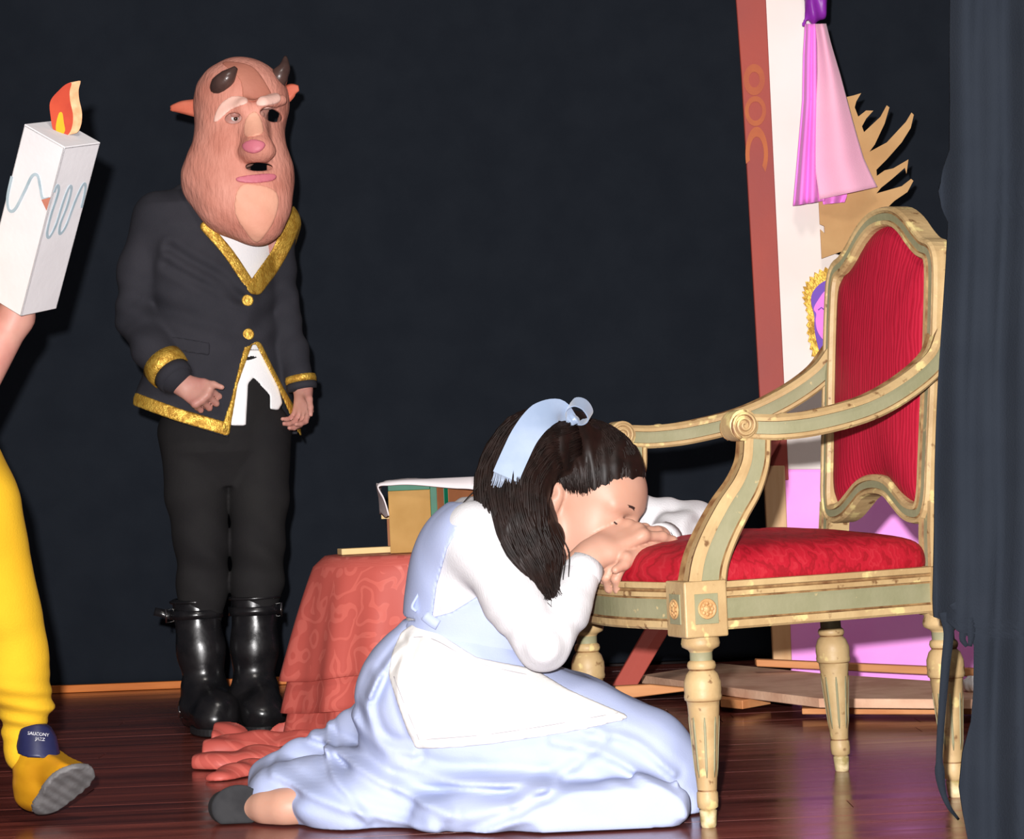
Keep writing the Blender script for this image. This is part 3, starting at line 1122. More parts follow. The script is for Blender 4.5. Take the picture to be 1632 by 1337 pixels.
# ------------------------------------------------------------------ painted scenery on a wheeled base
def slab(pts, Y, t, Ys=None):
    """outline in pixels standing at distance Y, t metres thick"""
    fr = [P(x, y, (Ys[i] if Ys else Y)) for i, (x, y) in enumerate(pts)]
    bk = [p + Vector((0, t, 0)) for p in fr]
    return hexa(fr, bk)
flat = thing('scenery_flat', 'tall painted scenery flat with red-brown edge and pink base on a wooden trolley', 'stage scenery', (.85, 6.0, 0))
def fpart(name, pts, Y, t, m, parent=None, Ys=None, bev=.002):
    V, F = slab(pts, Y, t, Ys)
    o = mk(name, V, F, M[m], parent or flat, smooth=False)
    if bev: bevel(o, bev, 1)
    return o
rb = fpart('red_board', [(1169, -60), (1218, -60), (1252, 655), (1257, 765), (1220, 765), (1212, 655), (1182, 120)], 6.10, .022, 'red_board')
def paint_ring(c, rx, ry, th, a0=0, a1=360, n=26, dy=0.0):
    V, F = [], []
    for i in range(n + 1):
        a = math.radians(a0 + (a1 - a0) * i / n)
        for r in (1, 1 - th):
            V.append(P(c[0] + rx * r * math.cos(a), c[1] - ry * r * math.sin(a), 6.0985 + dy))
    for i in range(n): F.append((2 * i, 2 * i + 1, 2 * i + 3, 2 * i + 2))
    o = mk('painted_ring', V, F, M['ochre'], rb, smooth=False)
    solid(o, .001)
paint_ring((1202, 127), 17, 25, .5)
paint_ring((1204, 177), 17, 24, .36, dy=-.0004)
paint_ring((1206, 246), 18, 44, .36, -40, 200, dy=-.0002)
fpart('ivory_panel', [(1216, -60), (1290, -60), (1312, 330), (1316, 400), (1345, 408), (1350, 600), (1350, 748), (1256, 748), (1250, 640)], 6.115, .02, 'cream_wall')
fpart('timber_post', [(1217, 742), (1251, 742), (1262, 1055), (1233, 1055)], 6.095, .03, 'post')
fpart('pink_panel', [(1247, 735), (1720, 750), (1720, 1096), (1262, 1088)], 6.125, .018, 'pink_wall')
fpart('brace', [(1205, 700), (1246, 700), (1016, 1092), (985, 1108), (965, 1112)], 5.9, .03, 'red_board', Ys=[6.08, 6.08, 5.77, 5.75, 5.75])
def board(name, pts, z, t, m, parent=None):
    top = [PF(x, y, z) for x, y in pts]
    bot = [p - Vector((0, 0, t)) for p in top]
    V, F = hexa(bot, top)
    o = mk(name, V, F, M[m] if isinstance(m, str) else m, parent or flat, smooth=False)
    bevel(o, .0015, 1)
    return o
o = board('base_plank', [(1022, 1076), (1148, 1057), (1320, 1074), (1640, 1095), (1640, 1115), (1305, 1113), (1150, 1094)], .058, .022, 'pine_dusty')
fpart('base_beam', [(1205, 1051), (1560, 1066), (1560, 1079), (1206, 1062)], 5.98, .04, 'pine')
fpart('base_beam', [(980, 1094), (1036, 1091), (1098, 1097), (1096, 1101), (992, 1114), (981, 1112)], 5.70, .03, 'pine')
board('batten', [(1278, 1122), (1290, 1116), (1560, 1116), (1560, 1129), (1455, 1129), (1278, 1129)], .024, .014, 'pine')
board('batten', [(1148, 1104), (1182, 1103), (1228, 1108), (1183, 1116), (1148, 1113)], .034, .022, 'pine')
# castor under the brace
c = PF(984, 1133)
cz = .024
parts = []
v, f = lathe([(.006, -.011), (.021, -.010), (.023, -.006), (.023, .006), (.021, .010), (.006, .011)], 22)
V = [c + Vector((q[0], q[2], q[1] + cz)) for q in v]
wheel = mk('castor_wheel', V, f, M['steel'], flat)
V, F = join([box(c + Vector((-.004, -.015, .040)), (.016, .0015, .022)), box(c + Vector((-.004, .015, .040)), (.016, .0015, .022)), box(c + Vector((-.004, 0, .063)), (.022, .018, .002))])
mk('castor_fork', V, F, M['black_plastic'], flat, smooth=False)

# pink cloth tied with purple, hanging on the flat
def hanging(name, rows, Y, m, parent, amp, freq, t=.004, nu=26, ph=0.0):
    V, F = [], []
    ys = [r[0] for r in rows]
    yy = np.linspace(ys[0], ys[-1], 30)
    for py in yy:
        xl = np.interp(py, ys, [r[1] for r in rows])
        xr = np.interp(py, ys, [r[2] for r in rows])
        s = (py - ys[0]) / (ys[-1] - ys[0])
        for i in range(nu):
            u = i / (nu - 1)
            dy = amp * (.35 + .65 * s) * math.sin(freq * u * math.pi + ph + .8 * s)
            row = rows[-1][3] if len(rows[-1]) > 3 else 0
            V.append(P(xl + (xr - xl) * u, py + row * s ** 4 * u * 1.0, Y + dy - .02 * math.sin(math.pi * u)))
    n = nu
    for j in range(len(yy) - 1):
        for i in range(n - 1):
            F.append((j * n + i, (j + 1) * n + i, (j + 1) * n + i + 1, j * n + i + 1))
    o = mk(name, V, F, M[m], parent)
    solid(o, t)
    return o
cl = thing('tied_drape', 'pink cloth tied with purple band, hanging on the ivory flat', 'drape', tuple(P(1330, 325, 6.0)))
hanging('pale_panel', [(38, 1300, 1316), (70, 1303, 1324), (120, 1303, 1339), (200, 1299, 1360), (260, 1298, 1376), (318, 1306, 1398, -20)], 6.02, 'pink_pale', cl, .010, 2.2)
hanging('magenta_panel', [(38, 1283, 1306), (90, 1280, 1308), (160, 1279, 1309), (240, 1272, 1310), (328, 1264, 1314, -8)], 6.045, 'pink_hot', cl, .016, 5.2)
hanging('lower_fold', [(295, 1309, 1350), (312, 1309, 1350), (326, 1312, 1346, -4)], 6.06, 'pink_hot', cl, .012, 3)
V = [P(x, y, 6.03) for x, y in ((1282, -60), (1318, -60), (1318, 34), (1306, 30), (1296, 33), (1280, 44), (1284, 20))]
S_ = SDF((P(1262, 0, 6.03).x, 5.96, P(1300, 70, 6.03).z), (P(1335, 0, 6.03).x, 6.11, P(1300, -70, 6.03).z), .004)
S_.chain([P(1298, -60, 6.03), P(1300, -10, 6.03), P(1299, 20, 6.03)], [.034, .032, .028], .01)
S_.chain([P(1290, 8, 6.02), P(1282, 40, 6.02)], [.014, .005], .012)
X, Y_, Z = S_.xyz()
S_.d = S_.d + (.004 * np.sin(170 * X + 20 * Z)).astype(np.float32)
V, F = S_.mesh()
mk('purple_band', V, F, M['purple'], cl)

# torn cardboard cut-out with long fingers
cc = [(485, 1252), (478, 1110), (500, 1130), (498, 1095), (476, 1085), (470, 960), (480, 700), (560, 480), (640, 462), (676, 451), (652, 492), (645, 520), (662, 565), (700, 535), (735, 536), (700, 575), (680, 612), (690, 640),
      (770, 565), (800, 510), (813, 520), (790, 598), (742, 700), (716, 735), (800, 690), (893, 590), (920, 545), (931, 556), (916, 620), (872, 690), (800, 772), (750, 822),
      (752, 852), (790, 825), (832, 815), (905, 772), (896, 840), (888, 812), (824, 868), (772, 910), (750, 937), (872, 902), (918, 866), (929, 876), (900, 930), (838, 972), (768, 1040), (706, 1092),
      (690, 1098), (694, 1118), (640, 1165), (600, 1212), (540, 1232)]
pts = [(1150 + x / 3.039, y / 3.039) for x, y in cc]
V, F = slab(pts, 6.075, .006)
o = mk('cardboard_cutout', V, F, [M['card'], M['card_edge']], smooth=False, mi=[0, 0] + [1] * len(pts), origin=tuple(P(1340, 400, 6.075)))
tag(o, 'torn brown cardboard cut-out with long jagged fingers behind the pink cloth', 'cardboard')

# gold-fringed portrait on the flat
pf = thing('painted_portrait', 'gold-fringed portrait in violet and pink beside the chair back', 'picture', tuple(P(1320, 600, 6.1)))
gold_pts = []
outl = [(1322, 428), (1300, 437), (1284, 455), (1281, 475), (1287, 500), (1288, 530), (1294, 560), (1302, 582), (1318, 588), (1360, 590), (1390, 560), (1396, 500), (1390, 450), (1360, 430)]
sm = cr(outl, 5, closed=True)
for i, p in enumerate(sm):
    cpt = np.array([1340, 510])
    gold_pts.append(tuple(cpt + (p - cpt) * (1 + (.045 if i % 2 else -.03))))
V, F = slab(gold_pts, 6.106, .006)
fr = mk('gold_fringe', V, F, M['gold'], pf, smooth=False)
inner = [tuple(np.array([1340, 510]) + (p - np.array([1340, 510])) * .80) for p in sm]
V, F = slab(inner, 6.103, .006)
mk('violet_ground', V, F, M['lilac'], pf, smooth=False)
face = [(1318, 462), (1304, 478), (1297, 492), (1301, 500), (1300, 512), (1304, 530), (1318, 545), (1350, 550), (1370, 520), (1366, 480), (1345, 462)]
V, F = slab([tuple(q) for q in cr(face, 4, closed=True)], 6.100, .005)
fo = mk('pink_shape', V, F, M['pink_hot'], pf, smooth=False)
V, F = tube([P(1304, 494, 6.099), P(1309, 490, 6.099), P(1313, 493, 6.099)], .0018, 6)
mk('painted_line', V, F, M['lilac'], pf)

# crumpled paper behind the torn curtain
S_ = SDF(P(1535, 1098, 5.3) - Vector((.0, .05, .01)), P(1570, 1068, 5.3) + Vector((.02, .05, .01)), .003)
cc_ = P(1549, 1086, 5.30)
S_.ell(cc_, (.022, .02, .018), None, 0)
X, Y_, Z = S_.xyz()
S_.d = S_.d + (.005 * wob(X, Y_, Z, 160, 3)).astype(np.float32)
V, F = S_.mesh()
V[:, 2] += .057 - V[:, 2].min()
o = mk('crumpled_paper', V, F, M['paper'], smooth=False, origin=tuple(cc_))
tag(o, 'small crumpled white paper on the dusty plank by the torn curtain', 'paper')
# ------------------------------------------------------------------ little table under a damask cloth
def set_uv(o, uv):
    me = o.data
    l = me.uv_layers.new(name='uv')
    idx = np.zeros(len(me.loops), np.int32)
    me.loops.foreach_get('vertex_index', idx)
    l.data.foreach_set('uv', np.asarray(uv, np.float32)[idx].ravel())
TY = 5.30
tc0 = P(652, 1000, TY)
ztop = P(560, 884, TY).z
tcloth = thing('tablecloth', 'salmon-red damask cloth draped over a low round table', 'tablecloth', (tc0.x, TY, 0))
def cloth_layer(r0, zt, zb, flare, amp, ph, wav):
    nth = 120
    rows = [(.02, 0, 0), (.5, 0, 0), (.85, 0, 0), (.96, .0, 0), (1.0, -.006, 0)]
    V, F, UV = [], [], []
    nz = 18
    prof = [(r0 * a, zt + dz, 0.0) for a, dz, _ in rows]
    for i in range(1, nz + 1):
        s = i / nz
        prof.append((r0 + .012 + (flare - r0 - .012) * s ** .85, zt - .008 - (zt - .008 - zb) * s, s))
    arc = 0
    last = None
    for r, z, s in prof:
        if last is not None: arc += math.hypot(r - last[0], z - last[1])
        last = (r, z)
        for k in range(nth):
            th = 2 * math.pi * k / nth
            f = math.sin(6 * th + ph) + .6 * math.sin(11 * th + 1.3 + ph) + .35 * math.sin(17 * th + 2 * ph)
            rr = r + amp * (s ** .8) * f
            zz = z + (wav * s * math.sin(3 * th + ph) if s > 0 else 0)
            V.append((tc0.x + rr * math.cos(th), TY + rr * math.sin(th), max(zz, .003)))
            UV.append((arc * math.cos(th), arc * math.sin(th)) if s == 0 else (th * .3, arc))
    n = nth
    for j in range(len(prof) - 1):
        for k in range(n):
            k2 = (k + 1) % n
            F.append((j * n + k, j * n + k2, (j + 1) * n + k2, (j + 1) * n + k))
    F.append(tuple(range(n))[::-1])
    o = mk('cloth_layer', V, F, M['damask'], tcloth)
    set_uv(o, UV)
    solid(o, .0035, 1)
    return o
cloth_layer(.198, ztop, P(470, 1072, TY).z, .285, .014, .6, .012)
cloth_layer(.190, ztop - .006, P(470, 1124, TY).z, .288, .012, .9, .010)
cloth_layer(.182, ztop - .012, .004, .292, .012, .4, 0)
# train of the cloth lying in folds on the floor towards the audience
SQ = 1.7
S_ = SDF((P(300, 1200, 4.9).x, 4.60, -.01), (P(640, 1200, 5.2).x, 5.35, .25), .005)
for pts, r, lift in (([(600, 1160), (520, 1170), (430, 1180), (374, 1178)], .060, .06), ([(560, 1176), (450, 1184), (385, 1186), (334, 1197)], .056, .05), ([(560, 1192), (470, 1203), (400, 1203), (328, 1211)], .050, .03),
               ([(560, 1206), (480, 1213), (390, 1225), (318, 1226)], .044, .020), ([(560, 1214), (480, 1228), (400, 1234), (350, 1246)], .034, .010)):
    q = [PF(x, y, 0) + Vector((0, .02, lift)) for x, y in pts]
    pc_ = cr(q, 4)
    S_.chain([tuple(v) for v in pc_], [r * (1 + .14 * math.sin(1.7 * i + 40 * r)) * (1 if i < len(pc_) - 2 else .82) for i in range(len(pc_))], .014)
X, Y_, Z = S_.xyz()
S_.d = np.maximum(S_.d + (.007 * wob(X, Y_, Z, 22, 8) + .003 * np.sin(95 * Y_ + 18 * X + 30 * Z)).astype(np.float32), .004 - Z).astype(np.float32)
V, F = S_.mesh()
V[:, 2] /= SQ
o = mk('cloth_train', V, F, M['damask'], tcloth)
set_uv(o, np.stack([V[:, 0] + V[:, 2], V[:, 1]], 1))
zt = ztop + .0015

# books, boards and a white cloth on the table
by = 5.22
def bx_px(x0, y0, x1, y1, Y, dpt):
    a, b = P(x0, y1, Y), P(x1, y0, Y)
    return Vector(((a.x + b.x) / 2, Y + dpt / 2, (a.z + b.z) / 2)), ((b.x - a.x) / 2, dpt / 2, (b.z - a.z) / 2)
bk = thing('prop_book', 'large standing prop book with tan covers and green binding', 'book', tuple(P(660, 874, by)))
zb, zh = zt, P(660, 771, by).z
A, B, C_ = P(622, 872, by), P(700, 872, by), P(768, 860, by + .10)
def cover(a, b, m, t=.005, z0=zb, z1=zh, name='cover'):
    a, b = Vector((a.x, a.y, 0)), Vector((b.x, b.y, 0))
    d = (b - a).normalized()
    n = Vector((-d.y, d.x, 0))
    bot = [a + Vector((0, 0, z0)), b + Vector((0, 0, z0)), b + n * t + Vector((0, 0, z0)), a + n * t + Vector((0, 0, z0))]
    top = [v + Vector((0, 0, z1 - z0)) for v in bot]
    V, F = hexa(bot, top)
    o = mk(name, V, F, M[m], bk, smooth=False)
    bevel(o, .001, 1)
    return o
lerp = lambda a, b, t: a + (b - a) * t
z_in = P(660, 781, by).z
cover(A, lerp(A, B, .86), 'book_tan', .006, zb, z_in)
cover(A, lerp(A, B, .86), 'book_green', .006, z_in, zh, 'binding_edge')
cover(lerp(A, B, .86), B, 'book_green', .007, zb, zh, 'spine')
cover(B, lerp(B, C_, .16), 'book_brown', .006, zb, zh - .002, 'hinge')
cover(lerp(B, C_, .16), lerp(B, C_, .26), 'book_green', .007, zb, zh - .003, 'binding_edge')
cover(lerp(B, C_, .26), C_, 'book_brown', .006, zb, zh - .005)
bp = [A + Vector((.004, .012, 0)), B + Vector((-.002, .012, 0)), C_ + Vector((-.012, .012, 0)), C_ + Vector((-.07, .04, 0)), A + Vector((.004, .07, 0))]
V, F = hexa([Vector((q.x, q.y, zb + .003)) for q in bp], [Vector((q.x, q.y, zh - .012)) for q in bp])
mk('page_block', V, F, M['pale_wood'], bk, smooth=False)
# pale boards
q0, q1 = P(545, 889, 5.26), P(640, 868, 5.30)
d = (q1 - q0)
d.z = 0
d.normalize()
n = Vector((-d.y, d.x, 0))
bot = [Vector((q0.x, q0.y, zt)), Vector((q1.x, q1.y, zt)), Vector((q1.x, q1.y, zt)) + n * .05, Vector((q0.x, q0.y, zt)) + n * .05]
rise = P(600, 868, 5.28).z - P(600, 883, 5.28).z
top = [b + Vector((0, 0, .014)) for b in bot]
V, F = hexa(bot, top)
o = mk('pale_board', V, F, M['pale_wood'], smooth=False, origin=tuple((bot[0] + bot[1]) / 2))
bevel(o, .001, 1)
tag(o, 'pale yellow wooden board lying at the left edge of the red damask', 'board')
c, h = bx_px(608, 813, 690, 827, 5.40, .05)
V, F = box(c, h)
mid = thing('stacked_book', 'pale-edged book sticking out left behind the standing prop book', 'book', (c.x, c.y, zt))
mk('page_block', V, F, M['pale_wood'], mid, smooth=False)
V, F = box((c.x + .004, c.y, (zt + c.z - h[2]) / 2), (h[0] * .86, h[1] * .9, (c.z - h[2] - zt) / 2))
mk('lower_volume', V, F, M['book_brown'], mid, smooth=False)
V, F = box((c.x + .002, c.y, c.z + h[2] + .004), (h[0] * .98, h[1], .004))
mk('cover', V, F, M['book_green'], mid, smooth=False)
# cloth over the books
pth = [P(604, 822, 5.27), P(602, 795, 5.27), P(603, 773, 5.265), P(625, 768, 5.26), P(660, 765, 5.255), P(715, 768, 5.25), P(752, 770, 5.25), P(778, 780, 5.26), P(790, 812, 5.27)]
pc = cr(pth, 6)
V, F = [], []
nv = 14
zc0 = zh + .004
for i, q in enumerate(pc):
    for j in range(nv):
        v = j / (nv - 1)
        zz = q[2] + .004 * math.sin(9 * v + .4 * i) + (-.012 * (1 - v) ** 3 * (i > 12 and i < 40))
        if q[0] > P(620, 770, 5.26).x and q[0] < P(766, 770, 5.26).x: zz = max(zz, zc0 + .005)
        if v < .10 and 12 < i < 37: zz = q[2] - (.006 + .010 * min(1, (i - 12) / 20)) * (1 - v / .1) + .002
        V.append((q[0] + .004 * math.sin(5 * v + i * .2) + (.026 * (1 - v) * max(0, 1 - i / 12) if i < 12 else 0), q[1] - .060 + v * .165, zz))
for i in range(len(pc) - 1):
    for j in range(nv - 1):
        F.append((i * nv + j, (i + 1) * nv + j, (i + 1) * nv + j + 1, i * nv + j + 1))
o = mk('white_cloth', V, F, M['cloth_white'], origin=(pc[20][0], 5.27, zh))
solid(o, .003)
tag(o, 'rumpled white cloth draped over the books on the table', 'cloth')
# ------------------------------------------------------------------ kneeling girl: body
def person(name_label, loc):
    return thing('person', name_label, 'person', loc)
girl = person('girl in pale blue pinafore and white top weeping on the armchair seat', tuple(PF(760, 1290)))
GH = P(928, 800, 4.145)
GR = frame((.80, -.42, -.43), (.42, -.12, .885))
GS = 1.10
def girl_body():
    S = SDF((P(330, 1200, 4.3).x, 3.82, -.005), (P(1150, 1200, 4.3).x, 4.50, P(900, 640, 4.1).z), .0034)
    T = head(S, GH, GR, GS)
    # neck and torso (inside the clothes)
    S.cone(T(-.02, 0, -.07), P(800, 850, 4.10), .052, .06, .03)
    S.chain([P(800, 862, 4.10), P(765, 950, 4.11), P(735, 1060, 4.12), P(720, 1140, 4.12)], [.085, .095, .09, .12], .05)
    # near (right) arm
    main = S
    S = main.copy()
    S.d[:] = .25
    sh, el, wr = P(757, 852, 3.97), P(866, 1026, 3.93), P(936, 893, 4.02)
    S.cone(P(790, 850, 4.08), sh, .06, .045, .03)
    S.chain([sh, el, wr], [.040, .030, .024], .015)
    # its hand lies across the other hand, fingers relaxed towards the chair back
    f = (P(1010, 842, 4.06) - P(938, 889, 4.02)).normalized()
    tips = hand(S, P(946, 883, 4.025), f, (-.25, -.62, .74), 1, [(.55, .30, .12), (.62, .42, .2), (.66, .5, .25), (.70, .55, .3)], 1.04, thumb_dir=f * .8 + Vector((.1, .6, -.1)))
    # far (left) arm on the seat
    main.d = np.minimum(main.d, S.d)
    S.d[:] = .25
    sh2, el2, wr2 = P(856, 822, 4.26), P(1112, 838, 4.26), P(1032, 872, 4.09)
    S.cone(P(800, 850, 4.14), sh2, .06, .045, .03)
    S.chain([sh2, el2, wr2], [.043, .036, .025], .02)
    f2 = (P(968, 882, 4.02) - P(1030, 862, 4.08)).normalized()
    tips2 = hand(S, P(1032, 864, 4.082), f2, (-.1, -.55, .82), -1, [(.95, .95, .5), (1.0, 1.0, .5), (1.0, 1.05, .5), (1.0, 1.05, .5)], .95, thumb_dir=(P(950, 915, 3.97) - P(985, 890, 4.03)))
    # legs folded to the side under the skirt
    main.d = np.minimum(main.d, S.d)
    S = main
    S.chain([P(735, 1130, 4.05), P(1030, 1218, 4.05)], [.09, .06], .04)
    S.chain([P(735, 1130, 4.18), P(1030, 1205, 4.20)], [.09, .06], .04)
    S.chain([P(1030, 1222, 4.05), P(700, 1262, 4.10), PF(452, 1286, .034)], [.06, .05, .030], .03)
    S.chain([P(1030, 1210, 4.22), P(760, 1225, 4.26), P(620, 1220, 4.30)], [.06, .05, .034], .03)
    S.chain([PF(462, 1286, .034), PF(430, 1286, .032), PF(352, 1284, .026)], [.030, .029, .02], .02)
    X, Y, Z = S.xyz()
    S.d = np.maximum(S.d, .004 - Z).astype(np.float32)
    V, F = S.mesh()
    b = mk('body', V, F, M['skin'], girl)
    # nails
    def nails(tips, r):
        for p, d in tips:
            pass
    # closed eye and brow on the near side (and far side)
    for s in (-1, 1):
        lash = [T(.0935, .014 * s, -.002), T(.0968, .024 * s, -.0045), T(.0950, .037 * s, -.0045), T(.0875, .050 * s, -.0005)]
        V, F = tube([tuple(q) for q in cr(lash, 5)], .0017, 6)
        mk('eyelash', V, F, M['lash'], b)
        br = [T(.1005, .012 * s, .024), T(.0985, .026 * s, .031), T(.090, .042 * s, .031), T(.078, .056 * s, .024)]
        V, F, _ = sweep(cr(br, 5), [(-.0028, -.0012), (.0028, -.0012), (.0028, .0012), (-.0028, .0012)], GR @ Vector((0, 0, 1)), scale=list(np.linspace(1.1, .45, 16)))
        mk('eyebrow', V, F, M['lash'], b)
    lp = [T(.099, .017 * s, -.0665) for s in (-1, 0, 1)]
    V, F = tube([tuple(q) for q in cr([T(.093, -.018, -.067), T(.101, 0, -.066), T(.093, .018, -.067)], 5)], .003, 6)
    mk('lips', V, F, M['lip'], b)
    return T
GT = girl_body()

# white knitted top: torso and both sleeves
def girl_top():
    S = SDF((P(620, 900, 4.1).x, 3.84, P(800, 1085, 4.1).z), (P(1160, 900, 4.3).x, 4.47, P(800, 790, 4.1).z), .004)
    tor = [P(812, 868, 4.11), P(778, 935, 4.11), P(752, 1000, 4.12), P(738, 1060, 4.12)]
    S.chain(tor, [.085, .100, .102, .106], .06)
    S.ell(P(752, 868, 4.06), (.085, .10, .075), None, .05)
    S.ell(P(722, 925, 4.11), (.062, .12, .075), None, .06)
    S.cone(P(800, 862, 4.10), P(765, 862, 3.975), .08, .062, .05)
    S.cone(P(800, 850, 4.12), P(856, 826, 4.27), .08, .058, .05)
    torso = S.copy()
    S.chain([P(757, 852, 3.970), P(815, 952, 3.945), P(866, 1028, 3.93)], [.055, .051, .044], .02)
    S.chain([P(866, 1028, 3.93), P(902, 972, 3.965), P(930, 908, 4.008)], [.044, .042, .033], .012)
    S.chain([P(856, 826, 4.26), P(980, 828, 4.235), P(1108, 838, 4.26)], [.056, .052, .046], .03)
    S.chain([P(1108, 838, 4.26), P(1078, 854, 4.18), P(1052, 866, 4.12)], [.046, .040, .034], .02)
    # neck hole
    S.cone(GT(-.02, 0, -.06), GT(-.03, 0, -.13), .058, .058, .01, True)
    X, Y, Z = S.xyz()
    # folds at the elbow and along the sleeve
    e = P(866, 1028, 3.93)
    r = np.sqrt((X - e.x) ** 2 + (Z - e.z) ** 2)
    S.d = S.d + (.0022 * np.sin(r * 210) * np.exp(-(r / .09) ** 2) + .0018 * wob(X, Y, Z, 55, 2)).astype(np.float32)
    e2 = P(1108, 838, 4.26)
    r = np.sqrt((X - e2.x) ** 2 + (Z - e2.z) ** 2)
    S.d = S.d + (.003 * np.sin(r * 150) * np.exp(-(r / .12) ** 2)).astype(np.float32)
    V, F = S.mesh()
    top = mk('knitted_top', V, F, M['blouse'], girl)
    # cuffs
    for a, b, r0 in ((P(924, 920, 3.999), P(934, 901, 4.014), .0355), (P(1062, 862, 4.14), P(1050, 867, 4.115), .037)):
        a, b = Vector(a), Vector(b)
        ax = (b - a).normalized()
        sd = ax.orthogonal().normalized()
        V, F, _ = sweep([a, (a + b) / 2, b, b + ax * .001, b - ax * .004], circ(1, 24), sd, scale=[r0 * .98, r0, r0 * 1.0, r0 * .93, r0 * .85])
        mk('cuff', V, F, M['blouse'], top)
    # pinafore: bodice with back and shoulder strap, open at the side
    B = torso
    x2, z2 = B.ax[0][:, None], B.ax[2][None, :]
    def poly(px, Y=4.05):
        return [(q.x, q.z) for q in (P(a, b, Y) for a, b in px)]
    low = pipoly(poly([(680, 985), (722, 972), (760, 948), (800, 930), (880, 950), (900, 1100), (600, 1100), (650, 990)]), x2, z2)
    back = pipoly(poly([(765, 800), (742, 826), (716, 870), (698, 930), (690, 985), (640, 985), (620, 900), (700, 800)], 4.05), x2, z2)
    reg = np.minimum(low, back)[:, None, :]
    B.d = np.maximum(np.maximum(B.d - .007, reg), -(B.d + .004)).astype(np.float32)
    V, F = B.mesh()
    bod = mk('pinafore_bodice', V, F, M['dress'], girl)
    # side ties at the waist
    q0, q1 = P(690, 985, 3.985), P(672, 1004, 3.99)
    V, F, _ = sweep(cr([P(676, 980, 3.99), P(688, 990, 3.985), P(698, 996, 3.985)], 4), [(-.0012, -.009), (.0012, -.009), (.0012, .009), (-.0012, .009)], (0, 1, 0))
    mk('side_tab', V, F, M['dress'], bod)
    # flap of the back bodice standing off the side
    fl = [P(x, y, 4.03) for x, y in ((700, 880), (684, 912), (668, 945), (657, 966), (664, 974))]
    V, F, _ = sweep(cr(fl, 5), [(-.012, -.002), (.05, -.003), (.05, .003), (-.012, .002)], (0, 1, 0))
    mk('back_edge', V, F, M['dress'], bod)
girl_top()

